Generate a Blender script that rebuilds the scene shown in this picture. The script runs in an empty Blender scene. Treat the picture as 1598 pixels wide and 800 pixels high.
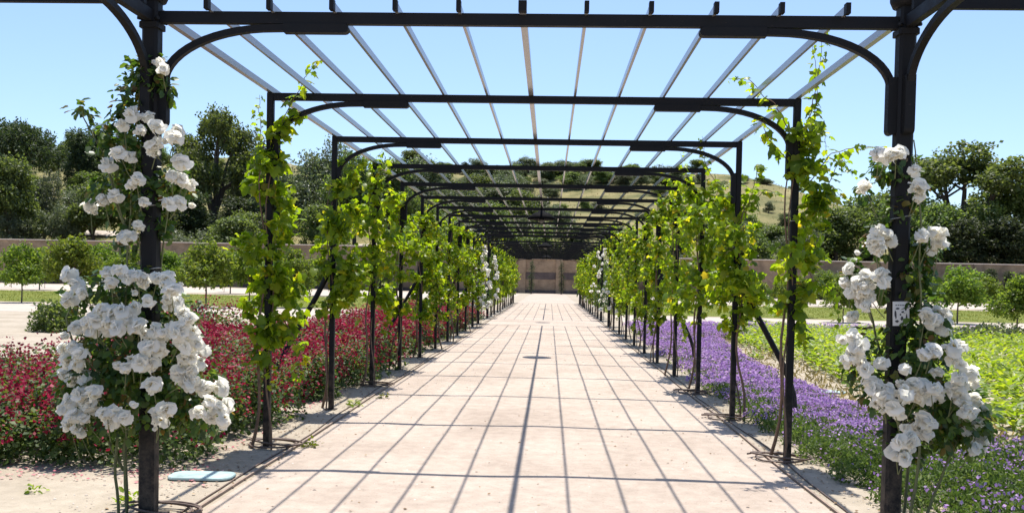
import bpy, math, random
import numpy as np
from mathutils import Matrix, Vector, Quaternion

S = bpy.context.scene
COL = S.collection
R = math.radians

# ------------------------------------------------------------------ camera
F_PX, PX_W, PX_H = 1400.06, 1598.0, 800.0
CAM_X, CAM_Z, YAW, PITCH, ROLL, SHIFT = 0.2059, 1.6, 0.0413, -0.0294, 0.0202, 79.279
cy_, sy_ = math.cos(YAW), math.sin(YAW)
cp_, sp_ = math.cos(PITCH), math.sin(PITCH)
fwd = Vector((-sy_ * cp_, cy_ * cp_, sp_))
rgt0 = Vector((cy_, sy_, 0))
up0 = rgt0.cross(fwd)
cr_, sr_ = math.cos(ROLL), math.sin(ROLL)
rgt = cr_ * rgt0 + sr_ * up0
upv = -sr_ * rgt0 + cr_ * up0
cam = bpy.data.cameras.new("camera")
cam.sensor_width = 36.0
cam.lens = F_PX / PX_W * 36.0
cam.shift_y = SHIFT / PX_W
cam.clip_start, cam.clip_end = 0.05, 6000
camo = bpy.data.objects.new("camera", cam)
camo.matrix_world = Matrix(((rgt.x, upv.x, -fwd.x, CAM_X), (rgt.y, upv.y, -fwd.y, 0.0),
                            (rgt.z, upv.z, -fwd.z, CAM_Z), (0, 0, 0, 1)))
COL.objects.link(camo)
S.camera = camo

# ------------------------------------------------------------------ light
SUN_EL, SUN_AZ = 72.0, 1.5          # azimuth from +Y towards +X
w = bpy.data.worlds.new("World")
S.world = w
w.use_nodes = True
nt = w.node_tree
bg = nt.nodes["Background"]
sky = nt.nodes.new("ShaderNodeTexSky")
sky.sky_type = 'NISHITA'
sky.sun_disc = False
sky.sun_elevation = R(SUN_EL)
sky.sun_rotation = R(SUN_AZ)
sky.altitude = 700
sky.air_density = 1.0
sky.dust_density = 2.0
sky.ozone_density = 5.0
nt.links.new(sky.outputs[0], bg.inputs[0])
bg.inputs[1].default_value = 0.125
sl = bpy.data.lights.new("sun", 'SUN')
sl.energy = 4.5
sl.angle = R(0.53)
sl.color = (1.0, 0.955, 0.88)
so = bpy.data.objects.new("sun", sl)
sd = Vector((math.sin(R(SUN_AZ)) * math.cos(R(SUN_EL)), math.cos(R(SUN_AZ)) * math.cos(R(SUN_EL)), math.sin(R(SUN_EL))))
so.rotation_euler = (-sd).to_track_quat('-Z', 'Y').to_euler()
so.location = sd * 60
COL.objects.link(so)
S.view_settings.view_transform = 'Standard'
S.view_settings.look = 'None'
S.view_settings.exposure = 0.78
S.view_settings.gamma = 1.0
S.cycles.max_bounces = 8
S.cycles.transparent_max_bounces = 4
S.cycles.caustics_reflective = False
S.cycles.caustics_refractive = False

rng = np.random.default_rng(7)
random.seed(7)

# ------------------------------------------------------------------ helpers
def at(px, py, Y):
    """the point at depth Y that a spot of the photograph shows"""
    d = fwd + rgt * ((px - PX_W / 2) / F_PX) - upv * ((py - PX_H / 2 - SHIFT) / F_PX)
    t = Y / d.y
    return Vector((CAM_X, 0, CAM_Z)) + d * t

def obj(name, me, parent=None, mat=None):
    o = bpy.data.objects.new(name, me)
    COL.objects.link(o)
    if parent: o.parent = parent
    if mat is not None and me is not None and len(me.materials) == 0:
        me.materials.append(mat)
    return o

def empty(name, loc=(0, 0, 0), rz=0.0):
    o = bpy.data.objects.new(name, None)
    o.empty_display_size = 0.2
    o.location = loc
    o.rotation_euler = (0, 0, rz)
    COL.objects.link(o)
    return o

def tag(o, label=None, cat=None, group=None, kind=None):
    if label: o["label"] = label
    if cat: o["category"] = cat
    if group: o["group"] = group
    if kind: o["kind"] = kind
    return o

def copy_tree(o, parent=None):
    c = o.copy()
    COL.objects.link(c)
    c.parent = parent
    for ch in [x for x in list(COL.objects) if x.parent == o]:
        copy_tree(ch, c)
    return c

def mesh_np(name, V, F, mat=None, smooth=False, mats=None, mi=None):
    V = np.asarray(V, dtype=np.float32).reshape(-1, 3)
    F = np.asarray(F, dtype=np.int32)
    n, k = F.shape
    me = bpy.data.meshes.new(name)
    me.vertices.add(len(V)); me.vertices.foreach_set("co", V.ravel())
    me.loops.add(n * k); me.loops.foreach_set("vertex_index", F.ravel())
    me.polygons.add(n)
    me.polygons.foreach_set("loop_start", np.arange(0, n * k, k, dtype=np.int32))
    me.polygons.foreach_set("loop_total", np.full(n, k, dtype=np.int32))
    if smooth: me.polygons.foreach_set("use_smooth", np.ones(n, dtype=bool))
    for m in (mats or ([mat] if mat else [])): me.materials.append(m)
    if mi is not None: me.polygons.foreach_set("material_index", np.asarray(mi, dtype=np.int32))
    me.update(calc_edges=True)
    return me

class MB:
    """collects boxes, tubes and sheets into one mesh"""
    def __init__(s): s.v = []; s.f = []; s.sm = []
    def add(s, vs, fs, smooth=False):
        b = len(s.v); s.v += [tuple(v) for v in vs]
        s.f += [tuple(b + i for i in f) for f in fs]; s.sm += [smooth] * len(fs)
    def box(s, c, d, M=None, bev=0.0):
        x, y, z = d[0] / 2, d[1] / 2, d[2] / 2
        if bev <= 0:
            vs = [(sx * x, sy * y, sz * z) for sz in (-1, 1) for sy in (-1, 1) for sx in (-1, 1)]
            fs = [(0, 2, 3, 1), (4, 5, 7, 6), (0, 1, 5, 4), (2, 6, 7, 3), (0, 4, 6, 2), (1, 3, 7, 5)]
        else:
            # bevelled upright edges and top
            ring = [(x - bev, -y), (x, -y + bev), (x, y - bev), (x - bev, y), (-x + bev, y), (-x, y - bev), (-x, -y + bev), (-x + bev, -y)]
            sc = [(-z, 1), (z - bev, 1), (z, None)]
            vs = []
            for zz, k in sc:
                for (a, b_) in ring:
                    if k: vs.append((a, b_, zz))
                    else: vs.append((a - math.copysign(bev, a) * (1 if abs(a) > x - bev * .5 else 0.6), b_ - math.copysign(bev, b_) * (1 if abs(b_) > y - bev * .5 else 0.6), zz))
            fs = []
            for l in range(2):
                for i in range(8):
                    j = (i + 1) % 8
                    fs.append((l * 8 + i, l * 8 + j, l * 8 + 8 + j, l * 8 + 8 + i))
            fs.append(tuple(range(16, 24))); fs.append(tuple(reversed(range(0, 8))))
        C = Vector(c)
        s.add([((M @ Vector(v)) if M else Vector(v)) + C for v in vs], fs)
    def tube(s, pts, rad, n=8, cap=True, smooth=True):
        pts = [Vector(p) for p in pts]
        if not hasattr(rad, '__len__'): rad = [rad] * len(pts)
        rings = []
        a = None
        for i, p in enumerate(pts):
            t = (pts[min(i + 1, len(pts) - 1)] - pts[max(i - 1, 0)])
            t = t.normalized() if t.length > 1e-9 else Vector((0, 0, 1))
            if a is None:
                a = t.cross(Vector((0.13, 0.98, 0.1)))
                if a.length < .1: a = t.cross(Vector((1, 0, 0)))
            a = (a - t * a.dot(t)).normalized()
            b = t.cross(a)
            rings.append([p + (a * math.cos(q) + b * math.sin(q)) * rad[i] for q in [2 * math.pi * k / n for k in range(n)]])
        vs = [v for r in rings for v in r]
        fs = [(i * n + k, i * n + (k + 1) % n, (i + 1) * n + (k + 1) % n, (i + 1) * n + k) for i in range(len(pts) - 1) for k in range(n)]
        s.add(vs, fs, smooth)
        if cap:
            s.add(rings[0], [tuple(reversed(range(n)))]); s.add(rings[-1], [tuple(range(n))])
    def strap(s, pts, wy, t):
        """flat bar in the local x-z plane: wy along y, t across"""
        pts = [Vector(p) for p in pts]
        vs = []
        for i, p in enumerate(pts):
            d = (pts[min(i + 1, len(pts) - 1)] - pts[max(i - 1, 0)]).normalized()
            nrm = Vector((-d.z, 0, d.x))
            tt = t[i] if hasattr(t, '__len__') else t
            for a, b in ((-1, -1), (1, -1), (1, 1), (-1, 1)):
                vs.append(p + Vector((0, wy / 2 * a, 0)) + nrm * (tt / 2 * b))
        fs = []
        for i in range(len(pts) - 1):
            for k in range(4):
                fs.append((i * 4 + k, i * 4 + (k + 1) % 4, i * 4 + 4 + (k + 1) % 4, i * 4 + 4 + k))
        fs.append((3, 2, 1, 0)); e = (len(pts) - 1) * 4; fs.append((e, e + 1, e + 2, e + 3))
        s.add(vs, fs)
    def lathe(s, prof, n=20, c=(0, 0, 0), smooth=True):
        vs = [(c[0] + r * math.cos(2 * math.pi * k / n), c[1] + r * math.sin(2 * math.pi * k / n), c[2] + z) for r, z in prof for k in range(n)]
        fs = [(i * n + k, i * n + (k + 1) % n, (i + 1) * n + (k + 1) % n, (i + 1) * n + k) for i in range(len(prof) - 1) for k in range(n)]
        s.add(vs, fs, smooth)
    def mesh(s, name, mat):
        me = bpy.data.meshes.new(name)
        me.from_pydata(s.v, [], s.f)
        me.polygons.foreach_set("use_smooth", s.sm)
        if mat: me.materials.append(mat)
        me.update()
        return me
    def build(s, name, mat, parent=None):
        return obj(name, s.mesh(name, mat), parent)

def norm(a): return a / np.maximum(np.linalg.norm(a, axis=-1, keepdims=True), 1e-9)

def frames(nrm, tip):
    z = norm(nrm); y = norm(tip - z * np.sum(tip * z, -1, keepdims=True)); x = np.cross(y, z)
    return np.stack([x, y, z], axis=-1)         # columns

def scatter(TV, TF, pos, Rm, sc):
    """copies a small template (leaf, petal) to every position"""
    pos = np.asarray(pos); n = len(pos)
    sc = np.asarray(sc).reshape(n, 1, -1)
    V = np.einsum('nij,nkj->nki', Rm, TV[None] * sc) + pos[:, None, :]
    F = (TF[None] + (np.arange(n) * len(TV))[:, None, None]).reshape(-1, TF.shape[1])
    return V.reshape(-1, 3), F

def join(parts):
    Vs, Fs, Ms, b = [], [], [], 0
    for i, (V, F) in enumerate(parts):
        Vs.append(V); Fs.append(F + b); Ms.append(np.full(len(F), i)); b += len(V)
    return np.concatenate(Vs), np.concatenate(Fs), np.concatenate(Ms)

def rdir(n, g=rng):
    return norm(g.normal(size=(n, 3)))

# leaf templates
def fan(out, c):
    V = np.array([c] + list(out), dtype=float)
    n = len(out)
    F = np.array([(0, 1 + i, 1 + (i + 1) % n, 1 + (i + 1) % n) for i in range(n)])
    return V, F
def grape_leaf():
    o = [(0, 0), (.25, -.13), (.48, .02), (.46, .26), (.62, .5), (.34, .56), (.24, .78), (0, 1.05)]
    o = o + [(-x, y) for x, y in reversed(o[1:-1])]
    o3 = [(x, y, -.32 * x * x - .22 * (y - .35) ** 2 + (.05 if i % 2 else -.03)) for i, (x, y) in enumerate(o)]
    V = np.array([(0, .33, .07)] + o3); n = len(o3)
    return V, np.array([(0, 1 + i, 1 + (i + 1) % n) for i in range(n)])
GL_V, GL_F = grape_leaf()
GS_V = np.array([(0, 0, 0), (.5, .2, -.08), (.32, .66, -.06), (0, 1.05, -.16), (-.32, .66, -.06), (-.5, .2, -.08), (0, .4, .06)])
GS_F = np.array([(6, 0, 1), (6, 1, 2), (6, 2, 3), (6, 3, 4), (6, 4, 5), (6, 5, 0)])
OV_V = np.array([(0, 0, 0), (.26, .3, .04), (.2, .75, -.02), (0, 1, -.14), (-.2, .75, -.02), (-.26, .3, .04), (0, .5, -.05)])   # oval folded leaf
OV_F = np.array([(0, 1, 6), (1, 2, 6), (2, 3, 6), (6, 3, 4), (6, 4, 5), (0, 6, 5)])
QD_V = np.array([(0, 0, 0), (.5, .45, .06), (0, 1, -.05), (-.5, .45, .06)])       # simple rhombus leaf
QD_F = np.array([(0, 1, 2), (0, 2, 3)])

# ------------------------------------------------------------------ materials
def mat_base(name):
    m = bpy.data.materials.new(name); m.use_nodes = True
    nt = m.node_tree
    return m, nt, nt.nodes["Principled BSDF"], nt.nodes["Material Output"]
def ramp(nt, cols, fac):
    r = nt.nodes.new("ShaderNodeValToRGB")
    e = r.color_ramp.elements
    while len(e) > 2: e.remove(e[-1])
    for i, (p, c) in enumerate(cols):
        x = e[i] if i < 2 else e.new(p)
        x.position = p; x.color = (*c, 1)
    nt.links.new(fac, r.inputs[0])
    return r.outputs[0]
def noise(nt, scale, detail=4, rough=.55, coord=None, dist=0.0):
    n = nt.nodes.new("ShaderNodeTexNoise")
    n.inputs["Scale"].default_value = scale; n.inputs["Detail"].default_value = detail
    n.inputs["Roughness"].default_value = rough; n.inputs["Distortion"].default_value = dist
    if coord is not None: nt.links.new(coord, n.inputs["Vector"])
    return n.outputs["Fac"]
def mix(nt, fac, a, b, mode='MIX'):
    m = nt.nodes.new("ShaderNodeMix"); m.data_type = 'RGBA'; m.blend_type = mode
    for s, v in ((0, fac), (6, a), (7, b)):
        if isinstance(v, (int, float)): m.inputs[s].default_value = v
        elif isinstance(v, tuple): m.inputs[s].default_value = (*v, 1)
        else: nt.links.new(v, m.inputs[s])
    return m.outputs[2]
def mrange(nt, v, a, b, c=0.0, d=1.0):
    m = nt.nodes.new("ShaderNodeMapRange")
    nt.links.new(v, m.inputs[0])
    for i, x in enumerate((a, b, c, d)): m.inputs[1 + i].default_value = x
    return m.outputs[0]
def bump(nt, bsdf, h, strength, dist):
    b = nt.nodes.new("ShaderNodeBump"); b.inputs["Strength"].default_value = strength; b.inputs["Distance"].default_value = dist
    nt.links.new(h, b.inputs["Height"]); nt.links.new(b.outputs[0], bsdf.inputs["Normal"])
def geo_pos(nt):
    return nt.nodes.new("ShaderNodeNewGeometry").outputs["Position"]

def leaf_mat(name, cols, trans=0.4, tcol=(1.6, 1.9, .8), rough=.5, spec=.35, objvar=0.0):
    m, nt, bs, out = mat_base(name)
    g = nt.nodes.new("ShaderNodeNewGeometry")
    c = ramp(nt, cols, g.outputs["Random Per Island"])
    if objvar:
        oi = nt.nodes.new("ShaderNodeObjectInfo")
        v = mrange(nt, oi.outputs["Random"], 0, 1, 1 - objvar, 1 + objvar)
        h = nt.nodes.new("ShaderNodeHueSaturation"); nt.links.new(v, h.inputs["Value"])
        hv = mrange(nt, oi.outputs["Random"], 0, 1, .485, .515); nt.links.new(hv, h.inputs["Hue"])
        nt.links.new(c, h.inputs["Color"]); c = h.outputs[0]
    nt.links.new(c, bs.inputs["Base Color"])
    bs.inputs["Roughness"].default_value = rough
    bs.inputs["Specular IOR Level"].default_value = spec
    if trans > 0:
        tr = nt.nodes.new("ShaderNodeBsdfTranslucent")
        tc = mix(nt, 1.0, c, tcol, 'MULTIPLY'); nt.links.new(tc, tr.inputs["Color"])
        mx = nt.nodes.new("ShaderNodeMixShader"); mx.inputs[0].default_value = trans
        nt.links.new(bs.outputs[0], mx.inputs[1]); nt.links.new(tr.outputs[0], mx.inputs[2])
        nt.links.new(mx.outputs[0], out.inputs[0])
    return m

def plain(name, col, rough=.6, metal=0.0, nscale=0, var=.15, bmp=0, spec=.5):
    m, nt, bs, out = mat_base(name)
    bs.inputs["Roughness"].default_value = rough; bs.inputs["Metallic"].default_value = metal
    bs.inputs["Specular IOR Level"].default_value = spec
    if nscale:
        tc = nt.nodes.new("ShaderNodeTexCoord")
        n = noise(nt, nscale, 5, .6, tc.outputs["Object"])
        c = ramp(nt, [(.25, tuple(x * (1 - var) for x in col)), (.75, tuple(min(1, x * (1 + var)) for x in col))], n)
        nt.links.new(c, bs.inputs["Base Color"])
        rr = mrange(nt, n, .3, .7, max(.05, rough - .1), min(1, rough + .1)); nt.links.new(rr, bs.inputs["Roughness"])
        if bmp: bump(nt, bs, n, bmp, .01)
    else:
        bs.inputs["Base Color"].default_value = (*col, 1)
    return m

M_POST = plain("black_paint", (.008, .008, .009), .6, 0, 9, .3, spec=.22)
_nt = M_POST.node_tree; _b = _nt.nodes["Principled BSDF"]
_p = geo_pos(_nt); _sx = _nt.nodes.new("ShaderNodeSeparateXYZ"); _nt.links.new(_p, _sx.inputs[0])
_c0 = _b.inputs["Base Color"].links[0].from_socket
_m = _nt.nodes.new("ShaderNodeMath"); _m.operation = 'MULTIPLY'
_nt.links.new(mrange(_nt, _sx.outputs["Z"], .75, .0, 0, .75), _m.inputs[0]); _nt.links.new(mrange(_nt, noise(_nt, 14, 5, .7, _p), .38, .68), _m.inputs[1])
_c1 = mix(_nt, _m.outputs[0], _c0, (.17, .125, .09))
_sp = mrange(_nt, noise(_nt, 26, 4, .75, _p), .66, .74, 0, .7)
_nt.links.new(mix(_nt, _sp, _c1, (.07, .045, .032)), _b.inputs["Base Color"])
M_RAFT = plain("grey_rafter_paint", (.20, .20, .205), .22, spec=.9)
M_LAMP = plain("lamp_metal", (.004, .004, .005), .8, 0, 9, .2, spec=.05)
M_GLOBE = plain("lamp_glass", (.06, .06, .06), .3)
M_WIRE = plain("tie_wire", (.35, .35, .34), .35, .9)
M_BARK = plain("bark", (.13, .095, .07), .9, 0, 14, .5, .6)
M_BARKD = plain("dark_bark", (.06, .048, .038), .9, 0, 8, .4, .5)
M_STEM = plain("vine_wood", (.16, .10, .065), .85, 0, 20, .4, .5)
M_RSTEM = plain("rose_cane", (.12, .13, .05), .7, 0, 12, .4)
M_HOSE = plain("brown_hose", (.12, .08, .06), .6, 0, 5, .3)
M_EDGE = plain("rusted_edging", (.25, .18, .135), .75, 0, 6, .4)
M_VALVE = plain("teal_plastic", (.30, .40, .39), .6, 0, 9, .3)
M_VINE = leaf_mat("vine_leaf", [(0, (.070, .125, .010)), (.35, (.115, .19, .013)), (.75, (.18, .26, .018)), (.97, (.27, .30, .03)), (1, (.28, .20, .03))], .6, (2.45, 2.2, .6), .42, .4)
M_ROSELEAF = leaf_mat("rose_leaf", [(0, (.025, .055, .012)), (.5, (.05, .10, .018)), (.85, (.11, .17, .03)), (1, (.16, .09, .03))], .35, (2.2, 2.2, .9), .4, .45)
M_ROSE = leaf_mat("rose_petal", [(0, (.90, .89, .84)), (.7, (.92, .91, .87)), (1, (.92, .88, .76))], .6, (1.02, 1.01, .97), .55, .2)
M_STAMEN = plain("stamen", (.55, .36, .06), .7)
M_SALVIA = leaf_mat("salvia_leaf", [(0, (.03, .055, .013)), (.6, (.06, .10, .022)), (1, (.13, .165, .045))], .35, (1.9, 1.9, .9), .55, .3)
M_RED = leaf_mat("salvia_flower", [(0, (.15, .006, .018)), (.6, (.26, .011, .036)), (1, (.38, .025, .08))], .3, (1.4, 1.2, 1.2), .55, .2)
M_THYME = leaf_mat("lavender_leaf", [(0, (.045, .075, .02)), (.6, (.085, .135, .033)), (1, (.16, .20, .06))], .35, (1.7, 1.8, .9), .6, .2)
M_PURPLE = leaf_mat("purple_flower", [(0, (.29, .15, .40)), (.6, (.41, .245, .52)), (1, (.54, .38, .62))], .35, (1.2, 1.2, 1.2), .6, .2)
M_CROP = leaf_mat("crop_leaf", [(0, (.09, .15, .012)), (.55, (.17, .25, .02)), (1, (.29, .34, .04))], .5, (2.0, 1.9, .7), .45, .35)
M_YOUNG = leaf_mat("young_tree_leaf", [(0, (.06, .10, .014)), (.6, (.115, .17, .025)), (1, (.21, .25, .045))], .48, (1.8, 1.8, .8), .5, .3, .12)
M_TREE = leaf_mat("broadleaf", [(0, (.055, .082, .026)), (.6, (.095, .13, .040)), (1, (.15, .185, .065))], .46, (1.9, 1.9, .9), .5, .35, .25)
M_OLIVE = leaf_mat("grey_green_leaf", [(0, (.06, .075, .04)), (.6, (.10, .12, .065)), (1, (.16, .18, .105))], .36, (1.6, 1.7, 1), .45, .4, .2)
M_PINE = leaf_mat("pine_needles", [(0, (.026, .040, .017)), (.6, (.045, .063, .025)), (1, (.078, .098, .040))], .32, (1.5, 1.6, .8), .6, .3, .2)
M_GRASSB = leaf_mat("grass_blade", [(0, (.08, .11, .015)), (.7, (.14, .16, .024)), (1, (.23, .21, .05))], .4, (1.7, 1.6, .7), .8, .05)
M_DRY = leaf_mat("dry_grass_blade", [(0, (.20, .17, .08)), (1, (.36, .30, .15))], .3, (1.4, 1.3, .9), .7, .1)
M_PETAL = leaf_mat("fallen_petal", [(0, (.42, .10, .14)), (.6, (.60, .25, .26)), (1, (.70, .45, .40))], .2, (1.2, 1.1, 1.1), .6, .2)
M_LITTER = leaf_mat("dry_litter", [(0, (.12, .08, .05)), (.6, (.25, .17, .10)), (1, (.42, .33, .22))], .1, (1.1, 1, .9), .8, .1)

def sand_mat(name, a, b, c, speck=.5, hill=False):
    m, nt, bs, out = mat_base(name)
    p = geo_pos(nt)
    n1 = noise(nt, .55, 6, .62, p, .4)
    n2 = noise(nt, 7.0, 6, .65, p)
    n3 = noise(nt, 55.0, 4, .7, p)
    col = ramp(nt, [(.3, a), (.52, b), (.74, c)], n1)
    fine = ramp(nt, [(.3, (.80, .79, .77)), (.7, (1.12, 1.11, 1.10))], n2)
    col = mix(nt, .8, col, fine, 'MULTIPLY')
    sp = ramp(nt, [(.28, (.45, .41, .37)), (.42, (1, 1, 1))], n3)
    col = mix(nt, speck, col, sp, 'MULTIPLY')
    if hill:
        sx = nt.nodes.new("ShaderNodeSeparateXYZ"); nt.links.new(p, sx.inputs[0])
        hn = noise(nt, .09, 8, .66, p, .5)
        hc = ramp(nt, [(.30, (.06, .072, .026)), (.44, (.13, .125, .05)), (.58, (.22, .19, .085)), (.76, (.30, .25, .13))], hn)
        hn2 = noise(nt, 1.1, 6, .7, p)
        hc = mix(nt, .75, hc, ramp(nt, [(.3, (.62, .65, .6)), (.7, (1.2, 1.18, 1.15))], hn2), 'MULTIPLY')
        f = mrange(nt, sx.outputs["Y"], 122, 128)
        col = mix(nt, f, col, hc)
    nt.links.new(col, bs.inputs["Base Color"])
    bs.inputs["Roughness"].default_value = .95
    bs.inputs["Specular IOR Level"].default_value = .15
    ad = nt.nodes.new("ShaderNodeMath"); ad.operation = 'MULTIPLY_ADD'
    nt.links.new(n3, ad.inputs[0]); ad.inputs[1].default_value = .35; nt.links.new(n2, ad.inputs[2])
    bump(nt, bs, ad.outputs[0], .55, .03)
    return m
M_SAND = sand_mat("sandy_soil", (.28, .24, .18), (.36, .31, .245), (.43, .375, .30), .75, True)
M_PATH = sand_mat("compacted_path", (.345, .282, .232), (.415, .345, .287), (.475, .402, .34), .7)
M_FPATH = sand_mat("pale_gravel", (.38, .33, .275), (.44, .385, .33), (.50, .445, .38), .4)
M_LAWN, _nt, _bs, _o = mat_base("lawn_turf")
_p = geo_pos(_nt)
_c = ramp(_nt, [(.3, (.09, .115, .018)), (.5, (.13, .15, .024)), (.72, (.20, .19, .05))], noise(_nt, .4, 7, .65, _p))
_c = mix(_nt, .8, _c, ramp(_nt, [(.3, (.6, .62, .6)), (.7, (1.2, 1.2, 1.1))], noise(_nt, 6, 5, .7, _p)), 'MULTIPLY')
_nt.links.new(_c, _bs.inputs["Base Color"]); _bs.inputs["Roughness"].default_value = .9; _bs.inputs["Specular IOR Level"].default_value = .1

def brick_mat(name, a, b, mortar):
    m, nt, bs, out = mat_base(name)
    tc = nt.nodes.new("ShaderNodeTexCoord")
    mp = nt.nodes.new("ShaderNodeMapping"); mp.inputs["Rotation"].default_value = (R(90), 0, 0)
    nt.links.new(tc.outputs["Object"], mp.inputs[0])
    br = nt.nodes.new("ShaderNodeTexBrick")
    br.inputs["Scale"].default_value = 1.0
    br.inputs["Brick Width"].default_value = .30; br.inputs["Row Height"].default_value = .10
    br.inputs["Mortar Size"].default_value = .012; br.inputs["Bias"].default_value = .1
    br.inputs["Color1"].default_value = (*a, 1); br.inputs["Color2"].default_value = (*b, 1); br.inputs["Mortar"].default_value = (*mortar, 1)
    nt.links.new(mp.outputs[0], br.inputs["Vector"])
    n = noise(nt, .6, 6, .65, tc.outputs["Object"])
    n9 = noise(nt, .16, 8, .7, tc.outputs["Object"], .6)
    n = nt.nodes.new("ShaderNodeMath"); n.operation = 'ADD'; n.inputs[1].default_value = -.5
    ad9 = nt.nodes.new("ShaderNodeMath"); ad9.operation = 'ADD'; nt.links.new(noise(nt, .6, 6, .65, tc.outputs["Object"]), ad9.inputs[0]); nt.links.new(n9, ad9.inputs[1]); nt.links.new(ad9.outputs[0], n.inputs[0]); n = n.outputs[0]
    c = mix(nt, .9, br.outputs["Color"], ramp(nt, [(.3, (.55, .53, .52)), (.7, (1.3, 1.27, 1.2))], n), 'MULTIPLY')
    nt.links.new(c, bs.inputs["Base Color"]); bs.inputs["Roughness"].default_value = .9
    bump(nt, bs, br.outputs["Fac"], -.4, .01)
    return m
M_BRICK = brick_mat("brick", (.27, .175, .105), (.35, .235, .15), (.38, .30, .21))
M_BRICKD = brick_mat("dark_brick_and_shade", (.085, .06, .058), (.12, .085, .08), (.17, .14, .125))  # real dark panels, and the shadow painted along the wall foot
M_STONE = plain("coping_stone", (.56, .45, .37), .85, 0, 3, .2)

# ------------------------------------------------------------------ terrain
def sstep(a, b, x):
    t = np.clip((x - a) / (b - a), 0, 1); return t * t * (3 - 2 * t)
def terr(x, y):
    x = np.asarray(x, float); y = np.asarray(y, float)
    g = 1.0 - .30 * sstep(55, 100, x) - .35 * sstep(100, 220, x) + .12 * sstep(-60, -140, x)
    base = np.clip((y - 122) / (288 - 122), 0, 1)
    h = 36.5 * (base ** 1.05) - 4 * sstep(300, 520, y)
    ripple = 1.0 * np.sin(x * .06 + 1.3) * np.sin(y * .045) + .7 * np.sin(x * .13 + y * .07)
    return g * h + ripple * sstep(130, 190, y)
def tz(x, y): return float(terr(x, y))
xs = np.concatenate([np.linspace(-1500, -260, 22), np.linspace(-240, 240, 121), np.linspace(260, 1500, 22)])
ys = np.concatenate([np.linspace(-1200, -40, 14), np.linspace(-20, 120, 15), np.linspace(122, 330, 80), np.linspace(345, 560, 14), np.linspace(640, 2500, 10)])
XX, YY = np.meshgrid(xs, ys)
ZZ = terr(XX, YY)
V = np.stack([XX, YY, ZZ], -1).reshape(-1, 3)
nx, ny = len(xs), len(ys)
ii, jj = np.meshgrid(np.arange(nx - 1), np.arange(ny - 1))
a_ = (jj * nx + ii).ravel()
F = np.stack([a_, a_ + 1, a_ + nx + 1, a_ + nx], 1)
tag(obj("ground", mesh_np("ground", V, F, M_SAND, True)), kind='structure')

def wavy_sheet(name, x0, x1, y0, y1, z, mat, amp=.05, axis='y', n=160, seed=0):
    """flat sheet whose two long edges wander a little, as a trodden edge does"""
    g = np.random.default_rng(seed)
    t = np.linspace(0, 1, n)
    def wob():
        s = np.zeros(n)
        for k in range(1, 6): s += np.sin(t * (y1 - y0 if axis == 'y' else x1 - x0) * .35 * k + g.uniform(0, 6)) / k
        return s * amp * .5
    if axis == 'y':
        yy = y0 + t * (y1 - y0)
        A = np.stack([x0 + wob(), yy, np.full(n, z)], 1); B = np.stack([x1 + wob(), yy, np.full(n, z)], 1)
    else:
        xx = x1 + t * (x0 - x1)
        A = np.stack([xx, y0 + wob(), np.full(n, z)], 1); B = np.stack([xx, y1 + wob(), np.full(n, z)], 1)
        A, B = B, A
        A, B = B, A
    V = np.concatenate([A, B]); i = np.arange(n - 1)
    F = np.stack([i, n + i, n + i + 1, i + 1], 1)
    if axis == 'x': F = F[:, ::-1].copy()
    me = mesh_np(name, V, F, mat)
    o = obj(name, me); tag(o, kind='structure')
    return o
pys = np.concatenate([np.arange(-8, 30, .14), np.arange(30, 118.4, .6)]); pxs = np.linspace(-2.10, 2.24, 36)
PX, PY = np.meshgrid(pxs, pys)
def path_z(x, y):
    e = np.clip(np.minimum(x + 2.10, 2.24 - x) / .5, 0, 1)
    b = (.34 * np.sin(x * 1.7 + .8 * np.sin(y * .7) + .4) + .30 * np.sin(x * 3.3 - y * 1.9 + 1.2) + .22 * np.sin(y * 2.7 + x * 1.1) + .14 * np.sin(x * 6.1 + y * 5.2))
    return .008 + e * (.014 + .0105 * b)
i2, j2 = np.meshgrid(np.arange(len(pxs) - 1), np.arange(len(pys) - 1)); a2 = (j2 * len(pxs) + i2).ravel(); m2 = len(pxs)
tag(obj("path", mesh_np("path", np.stack([PX, PY, path_z(PX, PY)], -1).reshape(-1, 3), np.stack([a2, a2 + 1, a2 + m2 + 1, a2 + m2], 1), M_PATH, True)), kind='structure')
for s_, (a, b) in enumerate([(-70, -3.3), (3.3, 60)]):
    wavy_sheet("side_path", a, b, 34.5, 44.2, .004, M_FPATH, .5, 'x', 120, 3 + s_)
    wavy_sheet("lawn", a - (40 if s_ == 0 else 0), b + (0 if s_ == 0 else 30), 45.6, 72, .006, M_LAWN, .9, 'x', 120, 5 + s_)
    wavy_sheet("far_path", a - (60 if s_ == 0 else 0), b + (0 if s_ == 0 else 70), 77, 108, .004, M_FPATH, .6, 'x', 120, 9 + s_)
# track along the hillside
n = 80; tx = np.linspace(-170, -20, n); ty = 157 + 2.5 * np.sin(tx * .05)
V = np.concatenate([np.stack([tx, ty, terr(tx, ty) + .25], 1), np.stack([tx, ty + 4, terr(tx, ty + 4) + .25], 1)])
i = np.arange(n - 1)
tag(obj("hill_track", mesh_np("hill_track", V, np.stack([i, i + 1, n + i + 1, n + i], 1), M_FPATH)), kind='structure')

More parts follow.
